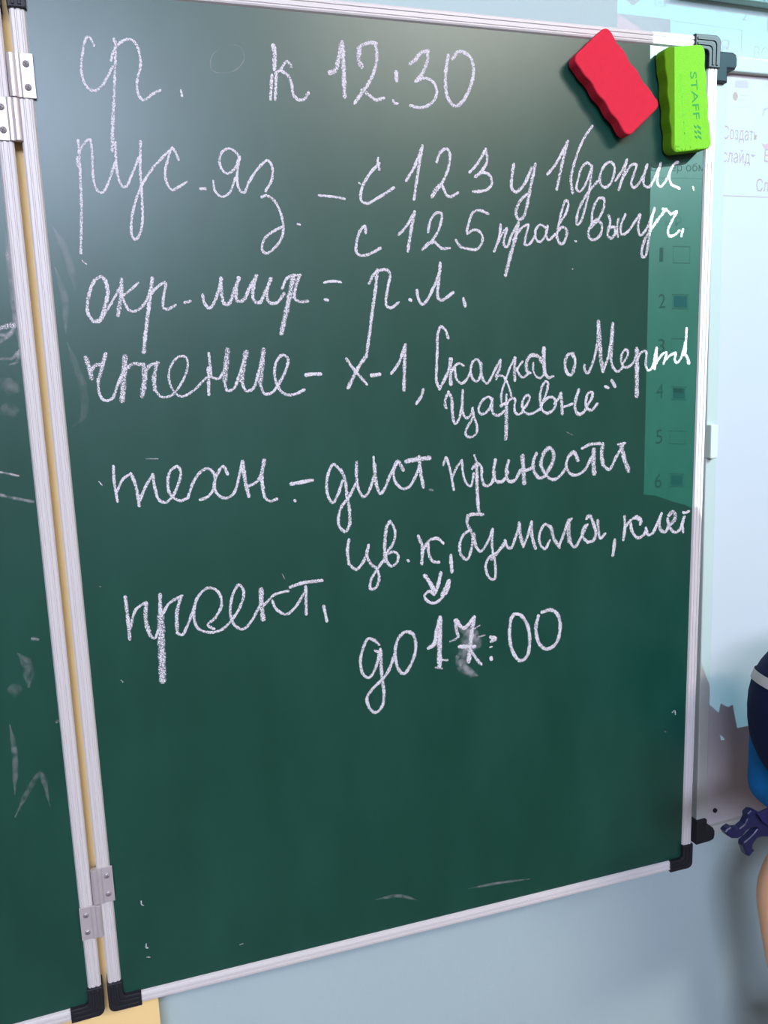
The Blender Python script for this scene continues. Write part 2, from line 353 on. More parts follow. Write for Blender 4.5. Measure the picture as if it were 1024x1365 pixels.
CHALK = [
  ('first_abbreviation', 'chalk writing ср. at the top left of the board', [
    '2.63 0.75|66.8,943.7 63.4,950.6 60.9,949.6 56.8,937.6 54.5,924.9 55.4,914.2 59.1,908.1 63.5,906.5 69.4,910 75.7,918.2 81.2,927.6',
    '2.65 0.85|84.1,950.8 84.7,946.9',
    '2.67 0.75|85.2,948.7 84,934.2 81.7,915.8 79.5,897.4',
    '3.53 0.7|79.5,897.4 77,878.8 74.8,856.7',
    '2.7 0.75|80.1,932.5 83.2,940.5 88.4,947.2 94.4,950.9 99.1,951.2 103.4,946.5 105.2,938.4 105.3,930.2 102.3,920.8 100.7,913.4 101.6,905.1 105.1,901 113.6,906.7 121,910.5',
    '2.51 0.95|139.4,911.4 139.9,906.4',
  ]),
  ('time', 'chalk writing к 12:30 along the top of the board', [
    '4.79 0.75|227,955.9 228,949.5 226.8,935.1',
    '3.46 0.75|224.2,929.8 221.7,908.5',
    '3.46 0.75|228.4,932.1 226.2,908.7',
    '2.9 0.7|227.9,932.1 233,935.5 239,943.1 241.2,941.8 243.3,938.3',
    '3.49 0.75|233,934.5 239.5,930.8 242.5,923.8 244.2,913.5 248.6,909.6 254.3,910.7 258.7,916.4',
    '4.96 0.7|280.4,935.5 285.5,937.3 289.5,947.6 293.7,963.5',
    '4.99 0.75|294.1,963.6 294.5,939.6 294.4,914.7',
    '5.73 0.65|312.7,942.9 309.9,949.1 311,958.6',
    '3.95 0.75|309.8,959.1 313.5,962.3 320.7,964.9 328.6,965.5',
    '3.99 0.75|327.1,965.4 328.6,954.6 325.8,941.7 320.6,930.8 311.8,919.6 304.3,909.6',
    '3.65 0.75|311.9,922.1 320.1,917.5 326,914 334.5,916.2',
    '4.78 0.85|347.9,940.6 348.2,932.9',
    '2.96 0.8|343.7,914.6 345.5,911.9 348.5,911.8',
    '4.44 0.7|362.3,948.9 368.6,953.6 373.7,959.5 381.9,962.2',
    '4.09 0.75|381.4,962.2 381,954 375.7,941.8 368,933.3',
    '3.4 0.8|368.1,933.7 378.1,937 386.7,933.8 390.3,926.4 387.6,917.5 378.6,910.9 369.9,909.3 361.7,910.6',
    '4.22 0.75|403.6,959.9 400.6,946.7 399.8,933.6 401.5,921.6 406.5,914.2 411.6,913.1 419.4,919.3 426.8,931.9 430.6,946.5 428.2,958.4 420.1,963.9 413.8,963.5 407.8,957',
  ]),
  ('second_line_heading', 'chalk writing рус. яз at the left of the second line', [
    '2.71 0.75|46.4,864.4 46.2,851.5 45.6,836.6 44.3,812.1 42.6,793.2 39.9,767.3',
    '3.83 0.8|44.5,849.6 44.6,842.5',
    '2.58 0.75|45.9,854.2 49.1,859 56.2,865.8 57.2,855.6 56.6,842.6 56.7,829.4 59.8,821 63.5,820.6 70.1,831.7 76.2,847',
    '2.75 0.8|78,864 77.3,848.9 77.9,833.9 81.1,826 84,826.1 90.8,838.1 97.3,851.6',
    '2.8 0.8|100,865.8 97.9,842.1 97.4,817.2 96.4,797.9 92.6,784.3 88.3,779.9 85.6,784.2 85.8,791.9 89.2,807.4 97.6,826.8 108.6,842.5 119.2,853.4 127.6,860.8',
    '2.8 0.8|132.8,851 129.5,859.5 127.7,861.3 122.9,850.6 119.7,839 121.2,828.5 124.9,824.3 131.1,827.2 138.6,831.9',
    '2.87 0.95|150.7,826.4 155.5,826.2',
    '2.73 0.8|188.8,855.1 186,859.9 180,862.9 173.7,860 170.1,852.4 171.7,844.7 176.5,840.5 182.9,844.1 188.8,855.1',
    '2.48 0.8|163.2,833.6 164.2,824.8 170,819.5 177.5,823.2 184.1,837.2',
    '2.93 0.8|189.5,856.1 186.7,845.2 185.6,833.3 188,825.5 191.6,824 196.8,833.7 205.9,845.9 215.9,853.7 219.8,848.3 218.7,836.3 212.1,825.8',
    '3.02 0.75|208,820.4 213,821.8 220.2,817.3 225.6,806.3 227.7,794.2 225.8,783.9 220,775.6 209.9,768.4 205.8,771.4 208.5,781.7 217.5,788.9 226.8,793.5',
    '2.54 0.8|242,796.1 244.3,795.5',
  ]),
  ('page_reference', 'chalk writing - с 123 у 1 (допис. on the second line', [
    '2.78 0.8|264.4,823.2 278.1,822.5 290.4,820.8',
    '2.97 0.8|327.3,849.2 325.7,857.6 326.5,860.2',
    '3.42 0.8|327.5,855.4 317.4,845.2 308.4,830.6 307.5,819.5 312.7,816.9 326.4,823.3 342,832.6',
    '2.22 0.8|305.7,836.2 307.1,835.4',
    '3.49 0.8|355.4,839.7 363.3,851.2 373.6,872.7',
    '3.51 0.8|373.7,873.8 368.2,848 363.2,822',
    '3.4 0.8|388.7,858.8 392.8,867.9 400,872 403.2,867.2 401.4,853.6 394.7,839.8 382.8,824.7',
    '4.25 0.65|382.8,825.4 387.4,833.2 393.4,837.5',
    '3.43 0.8|393.4,837.5 395.8,833 399.6,826.3 404.7,826 411.6,830',
    '3.46 0.8|424.7,849.9 434,859.3 443.4,873.4',
    '3.48 0.8|442.9,873.3 444.6,862 437.9,851.4 430.7,845.9 440.5,850.4 447.9,847.2 449.6,839.2 442.9,833.2 428.3,831.2',
    '4.05 0.8|474.9,859.9 473,849 472.4,836.3 477.2,832.2 486.5,839.6 495.8,856.7',
    '4.09 0.7|500.2,860.8 495,839.9 489.9,817.9 486.3,807.8 481,804.5 477.3,809.6 478.8,817.6 484.1,825.7 491.1,830.8',
    '3.62 0.8|514.4,851 524.9,862.7 537.8,884',
    '4.13 0.7|538.3,885 532,862.9 525.5,836.4',
    '3.16 0.8|568.2,901.8 559.2,890.9 551,875.6 545.1,859.4',
    '4.01 0.7|546.3,863.4 542.4,847.3 544.6,832.9',
    '3.19 0.75|568.5,859.2 562.6,864.4 555.9,859.8 551.2,847.6 549.4,837.4 552.6,834.5 558.6,839.7 567.5,859.2',
    '3.57 0.7|568,861.2 565.3,839.9 560,817.4 554.1,802.9 550.2,800.4 551.1,813.1 558.7,827.5 567.1,837.9 576.7,847.4',
    '3.41 0.75|594.9,864.2 588.7,866 580.2,857.6 578,845.4 583,839.8 589.8,842.7 595.1,853 595.6,862.2 591.9,866.3',
    '3.44 0.75|597.2,847 604.9,857.4 611.6,869.5',
    '3.62 0.7|611.1,868.9 607,853.4 601.6,837.9',
    '3.47 0.75|602.2,841 609.9,855.6 617.2,864 623.3,864.6 620,853.8 617.2,844.5 620.8,840.5 628.9,847.9 636.9,864.7',
    '3.51 0.75|637.4,865.1 633.1,852.2 633.4,843.9 639.3,841.6 645.5,848.4 654.7,867.4',
    '3.54 0.75|654.2,866.4 651.4,854.9 651.2,845.5 654.6,842.5 661.4,848.9 667,859.5',
    '3.72 0.8|677.1,869.3 671.9,867 666.3,856.4 668.7,846 679.8,841.5',
    '2.71 0.8|697.6,843.7 698.8,840.4',
  ]),
  ('rule_reference', 'chalk writing с 125 прав. выуч. on the third line', [
    '3.31 0.8|310.9,788.7 310.2,795.5 306.2,792.3 300.8,779.2 301.1,769 307.1,766.8 317.1,769.8 325.9,774.4',
    '3.38 0.8|345.6,787.6 354.1,795.7 363.4,810',
    '4.16 0.7|363.4,810 359,791.2 355.2,771.7',
    '3.28 0.75|377.6,790.3 381,803 387.6,809.5 392.7,808.9 389.8,793.9 381.8,782.3 371.3,773.4',
    '3.91 0.65|371.3,773.4 376.6,778.8 384.3,781.2',
    '3.31 0.75|384.3,781.2 388.1,777.7 393.3,774.3 401.1,775',
    '3.38 0.75|445.3,809.8 434.7,812.8 428,810.8 421.1,789.7 427.8,793.3 434.4,792.2 438.3,786.4 436.9,779.3 431.5,773.9 420.8,774.5 412.9,776.8 408.1,783',
    '3.58 0.75|459.4,799 457.4,785.9 451.6,772.1',
    '3.42 0.7|456,781.2 461.5,790.7 466.5,795.5',
    '3.44 0.75|466.5,795.5 462.8,778.9 466.3,776.5 471.9,788.5 480.2,801',
    '4.94 0.7|479.6,801 476.5,786.2 470.9,769.4 467.3,757.4 464.5,747.7',
    '3.3 0.75|473.8,783.8 483.5,795.8 491.2,799.5 488.9,788.7 487.5,779.1 493.1,779.9 500.1,790',
    '3.34 0.75|512.6,796.7 505.1,799.7 500.1,793.6 500.9,784.5 505.6,782.2 512.6,790.2 514.6,799.1 512.6,790.2 515.5,784.2 523.9,790.4',
    '3.35 0.75|525.4,786.7 528.1,801.3 532.3,817 536.5,825.5 539.4,822.7 536.6,812.3 528.7,801.3',
    '3.72 0.7|525.9,789.2 528.2,781.9 532.5,780.5 537.3,788.1 537.3,795.4 532.4,797.7 527.6,794',
    '2.56 0.7|547.7,783.6 549.4,783.1',
    '3.6 0.7|568.3,804.4 569.6,816.6 576.7,828.2 583.1,827.8 582.7,818.1 575.6,805.7 566.9,797',
    '3.79 0.7|574.1,806.4 566.9,799.5 564.1,792.1 567.1,785.8 572.9,785.3 580.1,792.3 580.6,802.1 574.1,806',
    '3.83 0.7|589.3,810.9 591.7,804.8 588.4,790 593.5,787 597.8,792.5 596.5,798.7 590.4,797.4',
    '3.48 0.75|602,807.4 600.1,797.5 601.5,788.9',
    '3.5 0.75|610.6,812.5 605.1,800.1 606.2,791.4 612.7,793.2 628.8,812.9',
    '3.54 0.75|629.5,812.4 627.1,797.9 630.3,790.5 637.4,796.8 647.8,818.2',
    '4.11 0.65|647.8,819.5 642.8,800.7 640.3,780.5 637,767.9 633,767.9 634.7,783 643,795.7 653.3,808.4 663.1,819.1',
    '3.76 0.7|658.7,819.1 664.4,817.5 669.2,813.8',
    '3.6 0.75|669.3,813.4 677,816.7 671.3,807 666.1,796.3 667.9,790.3 674.4,791.1 681.4,796.1',
    '3.82 0.85|686.1,797.7 684.2,790.5',
  ]),
  ('third_subject', 'chalk writing окр. мир at the left of the fourth line', [
    '3.44 0.75|59.6,741 56.3,746.9 50,743.8 42.8,728.5 41.1,714.8 45.3,706.7',
    '4.01 0.75|45.4,707.1 50.6,707.7 57,721.5 60.3,734.1 59,744.4',
    '2.68 0.75|50.5,706.1 62.1,722.6 72.5,739.1',
    '4.37 0.65|73.4,744.4 71.9,731.7 67.5,712.1',
    '2.7 0.75|71.6,728.3 80.1,734.5 87.8,741.4',
    '2.99 0.75|72.4,731.7 74.6,722.5 78.6,715.9 85.6,716.5 94.4,725.7 101.2,744.3',
    '4.12 0.75|101.1,745.5 97.3,726.9 92,701.1 87.8,677.6',
    '3.02 0.75|95.7,726.9 103.4,736.2 112.4,741.3 110.1,729.1 109,718.5 112.4,716.9 120.3,720.8',
    '3.49 0.75|129,723 134.3,724.2',
    '3.53 0.75|146.3,730 147.4,722.1 151.9,717.5 157.2,723.9 165.2,744.9',
    '3.99 0.7|164.3,745.4 164.3,731.1 166.1,721.5 170.5,721.4 176.2,733.4 181.9,745.3',
    '4.01 0.7|181.4,745.8 178.2,733.4 178.6,724.2 184.3,724.2 191.2,735.7 198.9,747.7',
    '4.05 0.7|198.9,747.7 194.9,735.7 195,724.1 200.4,722.1 205.9,730.8 213,744.8',
    '3.63 0.75|212.5,744.8 208.1,733.2 209.5,722.9 216.8,721.6 224.9,730.6',
    '3.36 0.75|223.4,735.5 228.2,744.7 234.8,747.6 242,748.1',
    '5.52 0.65|235.3,747.6 230.8,730.6 225.6,711 220.3,692.5',
    '3.68 0.7|240.9,747.6 236.7,735.4 235.2,726.1 239.9,722.6 248.5,723',
  ]),
  ('reading_log_reference', 'chalk writing = р.л. to the right on the fourth line', [
    '2.84 0.8|266,740.7 272.1,742.2 278.7,742.2',
    '2.85 0.8|272.1,742 278.4,741.9 283.3,741.1',
    '3.75 0.85|266.1,724.4 268.7,723.8',
    '3.4 0.8|312.6,739.8 317.2,747.8 322.4,751.8 331.4,753.2 335.1,749.6 332.7,736.6 330.1,724.4 330.6,717.4 334.9,715.6 343.6,720.8',
    '4.01 0.75|321.7,753 319.6,736.6 315,712.4 310.2,684.4 306.7,666.9',
    '4.09 0.85|355.6,723.5 357.1,722.7',
    '3.65 0.8|363.9,732.9 364.9,725.8 368.9,718.7 373.5,721.3 382.6,736.3 389.2,750.4',
    '3.99 0.75|390.2,760.1 389.2,748.6 386.8,732.8 387.1,724.8 391.1,722.4 397.1,725.6 404.1,730.3',
    '4.06 0.85|415.6,724 417.5,716.4',
  ]),
  ('fourth_subject', 'chalk writing чтение in large letters on the fifth line', [
    '4.71 0.6|35.7,674.3 37.8,664.9 39.2,655',
    '4.06 0.65|39.2,662.5 43.6,667.1 49.4,668.1 53.6,677.3',
    '4.07 0.65|53.1,676.6 49.1,664.5 44.7,652.9',
    '3.16 0.75|44.8,654 44.8,641 48.8,634.4 55.8,635.7 61.4,647.5 68.9,662.7',
    '5.84 0.6|70.6,674.5 67.8,654.4 64.6,633.4',
    '3.78 0.65|70.3,662.6 76.9,667.2 85.9,666.2',
    '5.56 0.6|86.9,666.1 86.8,653.7 83.1,636.9',
    '3.47 0.65|87,656.1 91.9,665 100.4,667.6',
    '4.54 0.6|99.2,667.7 95.3,653.4 95.4,642.5',
    '2.67 0.7|95.4,642.5 100.3,635.7 109.9,636.3 121.8,649.9 127.6,664.3 126.3,672.1 119.8,672.8 112.1,664.8 109,652.8 112.6,640.5 119.5,634.9 130.7,639.8 144.3,652',
    '3.01 0.75|148.3,675.1 148.8,661.2 149.3,653.8',
    '3.61 0.75|146.9,661.3 145.6,635.5',
    '3.03 0.7|147.6,653.4 156,650.6 162.9,660.7',
    '6.14 0.55|166.5,677.8 163.6,660.7 161.8,648.4',
    '3.21 0.75|161.3,648.4 163.9,638.9 169.8,640.2 176.1,652.8 183.6,672.4',
    '5.84 0.55|184.5,675.3 180.3,660.1 178.3,647.8',
    '3.25 0.75|178.2,646.5 182.2,637.6 189.2,639.9 195.1,654.7 201.4,674.4',
    '5.9 0.55|201.5,676.9 198.7,659.5 196.3,644.6',
    '3.28 0.75|196.3,644.6 200.3,633.9 208.1,635.3 216.5,646.3',
    '3.42 0.75|215,642.6 223.6,658.7 225.4,668.2 220.4,671.3 214.5,666.5 211.2,654.1 213.6,641.4 219.6,633.5 228.7,631.9 240.7,636.5',
    '4.1 0.9|242.8,650.9 250.7,651.7 258.2,651.4',
  ]),
  ('reading_title', 'chalk writing х-1, Сказка о Мертв on the fifth line', [
    '3.57 0.75|285.6,665.7 294,654 306.6,639.3',
    '4.35 0.75|306.4,667.8 297.9,656.5 286.4,636.5',
    '4.72 0.95|311.7,648.2 315.5,648.4 320.6,648.9',
    '3.82 0.75|333.3,649.2 341.7,659.5 349,677.3',
    '4.47 0.7|349.4,678.2 347.9,654.8 346.7,631.7',
    '4.07 0.75|368.2,631.3 366.1,625 360.3,617',
    '3.73 0.75|397.6,683.8 394.4,692.4 389.5,695.6 386,688.1 385,671.8 383.8,653.6 383.3,639.9 386.5,631.1',
    '3.94 0.75|386.5,631.1 392.3,640.5 398.6,653.2 401.2,662.2',
    '4.92 0.65|399.5,662 399.3,651 399.7,635.5',
    '3.29 0.75|400.3,648.2 404.6,654.3 409.2,657.3 414.6,654.6',
    '3.32 0.75|404.6,652.9 404.8,646.7 406.6,640.3 411.9,636 417.3,639.3 422.2,647.4',
    '3.33 0.75|434.4,654.7 430.6,660.8 426,659.1 422.8,651.6 423.5,643.9 427.2,638.2 431.1,638 434.7,645.6',
    '4.19 0.65|434.9,656.7 435,645.6 437.3,638.5',
    '3.37 0.75|437.3,638.5 441.4,634.8 445.8,639.6 452.2,650.6 457.7,659.5',
    '3.38 0.7|457.9,659.1 456.9,650.4 452.1,642.2',
    '3.07 0.75|452.5,639 455.2,642.6 460.7,641.8 464.6,636.8 468.5,627.4 470.5,620.2',
    '3.07 0.75|474.6,660.4 468.7,650 463.8,637.5 459.8,627.7 458.2,619.3 458.9,612.1',
    '4.26 0.65|475.1,661.1 474.5,649.8 474.9,636.8',
    '3.08 0.75|477.4,648.3 481.4,653.6 484.1,656.9',
    '3.09 0.75|476.6,649.8 480.5,642.5 484.5,639.6 488.5,641.5 491.7,644.3',
    '4.8 0.7|507,655.9 504.6,660.9 498.2,663.2 493,662.3 488.9,654.3 490.1,645 493.3,644.2',
    '2.95 0.7|497.3,654.8 497.3,646.2 501.4,639.7 506.2,638.5 510.3,642.2',
    '5.55 0.75|510.2,670.3 510.1,655.8 511.4,642.9',
    '3.84 0.75|511.4,642.9 516,638.4 521.7,639.6',
    '4.43 0.7|546.5,663.6 539.8,662.1 536.5,651.8 539.5,642.3 543.8,640.1 548,647.3 548.9,657.7 545.3,663',
    '3.93 0.7|561,650.6 561.6,644.7 565.2,641.4 570.7,650.7 576.6,670.5 578.6,695.4',
    '5.74 0.6|578.1,697.5 580.1,679.8 581.6,658.8 585,642.9',
    '3.6 0.75|585,642.9 591.4,659.6 596.9,695.1',
    '5.39 0.6|596.5,695.1 595.8,677.3 594.6,657.4',
    '3.65 0.75|594.6,657.4 597.8,646.7 604.1,641.8 610.7,646.9',
    '3.45 0.7|610.2,650.5 616.2,658.8 616.9,664.1 613.6,666.3 608.7,660.1 608.9,650.6 614,646.1 622.7,649.5 628,658.5',
    '6.48 0.65|628.6,666.4 629.2,651 629.4,631.6 629.8,613.2',
    '3.52 0.75|628.9,654.2 635,662.6 640.6,663.1 640.9,648.5 643.7,641.9 648.7,643.5 654.7,667',
    '3.72 0.75|655.2,666.9 654.6,654.5 652.8,643.3',
    '3.55 0.75|653.7,648 661.9,658.6 668.2,661.4 664.8,648.8',
    '3.58 0.75|666,652 674.8,658.6 681.2,660.2 679.7,652.6 682.9,649.3 688,653.9 693.9,672.9',
    '3.78 0.8|694.9,688 694.5,670.7 694.3,659.8',
    '4.74 0.75|691.7,658.8 695.8,656.5 699.5,648.3',
  ]),
  ('tale_title', 'chalk writing Царевне in small letters on the sixth line', [
    '3.63 0.7|393.9,610.9 392.5,615.2 394.6,623.5 397.3,626.8',
    '4.16 0.7|396.5,627.6 400.2,620.4 400.7,607.8 401.7,597.9',
    '3.35 0.75|401.7,597.2 403.8,593.6 408.1,597.6 412.3,614.3',
    '3.84 0.7|413.3,628.5 412.4,614.3 413.1,603',
    '3.2 0.75|413.1,603 417.4,598.8 422.4,602.5 424.5,609.5',
    '3.38 0.7|424.5,609.5 426,599.5 429,590.8 428.7,582.3 423.2,578.3 417.4,579.3 415.6,583 418.5,590 423.2,596.8 425.5,603.1',
    '3.38 0.75|447.4,616.2 444.4,620.2 439.4,619.4 433.4,613.3 431.4,606.3 434.5,602.5 439.2,603.1 444.7,608.5 447.9,618.3',
    '3.93 0.7|447.4,614.8 447.3,607 449.3,601.5 456.4,600.1 461.2,604.2',
    '3.43 0.7|464.5,621.9 464.1,609',
    '5.18 0.65|464.4,611.9 464.3,591.8 463.5,573.8',
    '3.77 0.75|457.8,610 464.4,613.3',
    '3.28 0.75|465.2,611.8 469.2,616.7 474.8,617.1 474.3,608.5 474.9,602.8 478.7,599.7 483.9,601.6',
    '3.47 0.75|483.5,603.5 489.2,610 492.9,617.8 490.8,620.4 486.5,618 483.6,611 485.1,603.7 490,599.8 497.3,600.2 504.6,604.2',
    '3.49 0.75|505.4,603.4 513.5,622.6 515.2,632.7 512.4,634.5 508.2,629.3 505.4,620.1',
    '3.89 0.75|505.4,620.1 506.2,609.9 508.7,602.6 514.4,599.4 521,602 525.1,609.1 522.6,615.7 516,616.7 510.3,612.6',
    '3.54 0.75|523.4,609.1 528.3,614.7 531.6,621.1',
    '4.44 0.65|531.6,620.7 532.5,610.2 533.4,597.7',
    '3.57 0.75|533.4,605 539.2,606.2 545.8,608.1',
    '4.5 0.7|554,623.5 550.5,613.5 549.4,602.9 553.8,596.3 559.1,597.1 564,602.2',
    '3.96 0.75|563.9,604.4 571.2,614.7 571.1,620 566.7,619.6 563.4,612.9 564,603.3 570.1,599.8 577.9,606.9',
    '4.01 0.85|587.7,625.7 592,624.1',
    '4.39 0.85|596.1,632.5 600.7,625.2',
  ]),
  ('fifth_subject', 'chalk writing техн - at the left of the seventh line', [
    '3.09 0.8|51.5,572.2 50.9,557.4 52.3,537.9',
    '2.96 0.8|52.6,547.4 59.3,559.3 66.7,563.7',
    '3.56 0.75|66.8,564.2 70.5,551 72,532',
    '3.29 0.75|72.9,537 80,551.5 86.8,561',
    '3.19 0.8|86.9,561.7 88.1,547.1 90.9,536.3 96.8,533.2 103.2,537.8 109.3,548 113.5,561.6 110.8,567.6 104,564 100.4,552.4 102.2,540.4 110.3,533.9 118.3,535.8',
    '3.4 0.75|118.3,535.8 125.2,551.9 133.3,561.4 140.1,563.5 145.5,557.5 144.7,545.3 138.3,536 130,533.1',
    '3.28 0.8|158.8,556.5 154.8,565 148.8,557.8 144.7,546.5 147.9,536.8 155.2,532.8 163.1,536.6 174,567.6',
    '4.52 0.75|174.3,568.3 175.5,550.7 178.3,532.8',
    '3.34 0.8|178.9,543.2 186.9,546.7 192.5,554.6',
    '4.56 0.7|195.9,567.9 192.4,552 192.9,538.9',
    '3.38 0.8|192.9,538.9 195,529.6 200,526 206.7,527.8',
    '4.36 0.9|222,542 234.1,543.2 244.4,544.3',
    '3.12 0.85|224.6,525.1 225.6,523.9',
  ]),
  ('errand', 'chalk writing дист. принести on the seventh line', [
    '3.64 0.75|275,551.8 267,559.1 262.1,551.5 259.3,540.8 259.4,530.7 261.6,522.9 265.2,519.2 270.4,526.4 276.3,541.2',
    '4.01 0.7|275,553.1 278.9,542.7 280.5,525.6 282.6,508.4 282.3,494.6',
    '3.7 0.75|282.3,494.6 277.5,487.3 271.5,492.1 270.2,502.6 274.2,514.2 282.5,523.8 290.4,536.8',
    '4.01 0.7|292.3,559.5 291.4,545.2',
    '3.56 0.75|291.4,545.2 293.3,531.4 298.6,522.5 304.1,527.2 310.6,543.8',
    '2.91 0.75|311,564.2 311,554.9',
    '4.86 0.7|311.5,555.7 311.8,543.7 313.2,532.5',
    '3.76 0.75|313.2,532.5 317,524.4 321.7,529.2 329.4,545 337.3,557',
    '4.91 0.65|343.5,548 337.3,557.3 332.7,548.7',
    '3.65 0.75|332.1,547.4 333.6,537 341.5,528.1 348.8,528.9 356.4,538.7 361.3,550.5',
    '5.79 0.75|347.1,556.7 358.8,558.1 373.5,558.7',
    '4.65 0.7|361.6,560.9 362.5,547 365.6,527.6',
    '3.37 0.35|372.6,524.4 375.9,523.6',
    '3.38 0.75|389.3,550.2 392.4,558.1 396.7,545 400.9,521.9',
    '3.4 0.7|398.9,535.1 404.9,546.6 410.8,553.7',
    '3.26 0.75|410.8,553 411.8,541.7 415,529.6 420.8,524.7 424.8,538.6',
    '2.92 0.7|425.6,558.5 429.4,547',
    '3.98 0.7|423,543.6 429.4,549.2 434.1,543.4 434.2,532.5 438.6,523.4 445.7,525.7 449.9,537.9',
    '4.67 0.75|428.2,547.1 428.4,523.1 429.9,495.4',
    '4.37 0.75|450.8,551.7 448.5,538 452.2,527.4 460.2,527.7 465.8,536.8',
    '4.4 0.75|466.8,549.5 463.8,536.9 466.7,526.8 473.5,526.7 481.3,537.9',
    '6.2 0.65|483.8,553.9 484.7,538.8 485.7,523.1',
    '4.09 0.75|486.9,536.9 493.1,538.6 498,541.2',
    '4.46 0.7|501,555.4 497,545.7 498.5,534.5 505.4,527 512.8,529.6',
    '5.39 0.65|512.8,531.2 520.8,543 522.8,552.9 517.3,560.6 510.3,555.9',
    '5.36 0.65|510.3,555.9 506.6,542.8 511.6,532',
    '3.99 0.75|511.6,532 517.8,525.7 524.1,524.3 532.9,529.8 539.2,538.3',
    '5.46 0.7|553.6,544.1 548.4,553.5 541.6,549.4',
    '4.04 0.75|541.6,549.4 538.4,539.5 543,530.2 551.2,527.3 562.2,532.2 571,546.4',
    '4.22 0.75|558.6,557.3 569.5,561.2 581.6,561.6',
    '6.83 0.65|574,554.8 573.6,541.7 574.9,527.4',
    '5.56 0.65|585.8,560.9 584.4,547.8 586.7,536.2',
    '4.31 0.75|586.7,536.2 594.6,530.6 603.6,544.2 612.5,557.4',
    '3.37 0.75|605.9,559 615.6,560',
    '6.59 0.65|610.4,557.5 614.1,543.5 620.6,527.4',
  ]),
  ('supplies', 'chalk writing цв. к, бумага, клей on the eighth line', [
    '4.08 0.8|280.6,478.3 278.6,467.2 279.5,452.3',
    '3.8 0.75|279.5,452.3 287.2,445.3 294.6,451.5 301,463.6',
    '3.82 0.75|302,470.5 299.8,459.8 304.4,448.7 309.3,445',
    '4.47 0.7|319.3,450.7 320.5,473.6 323.2,489.1 326.8,493.7',
    '3.51 0.75|326.8,493.7 331.1,486.7 331.8,476 327.1,465.9 320.7,459.1',
    '3.68 0.75|319.4,453.4 310.5,442.8 303,431.1 302.5,422.3 308,422.5 312.5,432.7 311.4,440.9',
    '3.54 0.75|321.1,459 321.9,450.4 327,444.5 332.6,447.5 334.7,456.2 329.3,460.3 322.5,458.4',
    '3.57 0.75|345.4,449.4 346.8,448.2',
    '4.26 0.75|358.3,474.9 362.6,462.3 361.6,443.6',
    '3.95 0.75|363.1,457.8 371.2,468.7 380.7,469.9 387.3,463.8',
    '3.96 0.75|369.6,465.2 370.1,453.5 374.8,444.9 381.9,443.2',
    '4.71 0.85|395.8,449.6 396.2,440.8 397,430.6',
    '4.35 0.7|435,491.6 422.7,493.1 417,492.1',
    '4.37 0.6|416.8,492.1 415.9,483.3 420,475.2 422.8,466',
    '4.03 0.7|422.8,466 420.2,452.8 415.2,442.9 408.2,448.4 406.8,460.8 411.7,471.5 419.6,475.6',
    '4.4 0.65|423.6,471.5 425.7,456.7',
    '3.72 0.75|425.7,456.7 431.6,450.3 440.2,459.8 446.4,474.5',
    '3.77 0.75|446.4,473.8 445.7,454.7 449.3,433.9 448.2,416.9 442.1,418.7 437.6,431.7 441.2,441.6 453.4,448.3 462.7,458.7',
    '5.37 0.6|444.8,440.1 453.4,448.3 462,457.7',
    '3.97 0.75|461.3,460 465.1,451.7 469.3,450.6 474.3,461 479.5,476',
    '5.05 0.65|479.3,478.2 480.5,465 484.4,450.9',
    '3.81 0.75|484.4,450.9 490.4,464 494.4,477.8',
    '4.55 0.7|494.7,478.2 495.4,461.3 499.9,446.6',
    '3.85 0.75|519.2,469.4 511.7,473.9 504.9,462.7 505.9,451.1 511.7,445.4 518,454.5',
    '4.99 0.65|519.2,470.5 523.1,456.3 530.3,445.2',
    '4.26 0.7|529.7,446.4 535.8,459.7 541.4,473.6 546,477.3',
    '6.88 0.55|542.4,475.3 542,461.5 543.6,450.8',
    '4.13 0.7|543.6,450.8 550.1,443.2 557.8,453 566.7,468.5',
    '3.95 0.7|566.7,468.5 562.8,466.5 559.6,456.3 567,447.8',
    '4.74 0.75|565.4,475.6 569.2,478.7 575.1,467.7 577.9,456.9 574.8,449 567,447.4',
    '4.75 0.6|580.3,471.9 581.5,457.7',
    '4 0.75|581.5,457.7 584,450.4 590.5,455.7',
    '5.2 0.75|603.5,446.7 602.6,437.9 601.1,428.5',
    '3.86 0.7|616.1,474.1 616.8,462.1',
    '4.83 0.8|616.8,461.1 616.5,454.7 615,445.9',
    '4.06 0.75|616.8,459.8 625,468.7 631.7,471.4',
    '5.83 0.8|631.7,471.4 638.7,467.5 638.2,462.9',
    '4.49 0.75|624.7,466 627.5,453.7 635,446.4 642.4,448.5 646.5,454.1',
    '4.53 0.8|646,457.1 649.2,448.8 655.2,449.6 660.3,458.1 666.4,469.7',
    '4.95 0.75|667.4,472.7 664.4,464.2 666.9,452.8 672.9,449.8 677.7,455',
    '5.96 0.6|677,455.6 686.1,464.2 686.5,470.3 683,473.3 677.9,469.6',
    '4.4 0.75|675.8,466 679.2,455.4 687.3,447.7 694.2,451.2 698.7,460.2',
    '4.61 0.8|699.8,465.8 696.6,457.6 698.7,447.3',
    '4 0.8|697.8,471.6 701.2,470.7 706.2,472.2',
  ]),
  ('project', 'chalk writing проект. alone at the lower left', [
    '3.97 0.7|51.5,443.2 52.2,422.2 52.3,399.8',
    '3.39 0.75|53.2,410.2 60.5,429 70.8,435.6',
    '4.75 0.65|70.7,434.3 68.9,417.4 71.8,401.1',
    '3.3 0.75|71.8,401.1 75.7,397.4 80.9,406.6',
    '4.19 0.75|84.6,441.9 83,418.3',
    '8.31 0.6|83.4,419.6 82,389 80.2,352.2',
    '3.44 0.75|84.4,419.4 92.8,431.7 105.7,438.1',
    '4.22 0.7|104.4,437.4 99.5,421.5 98.1,403',
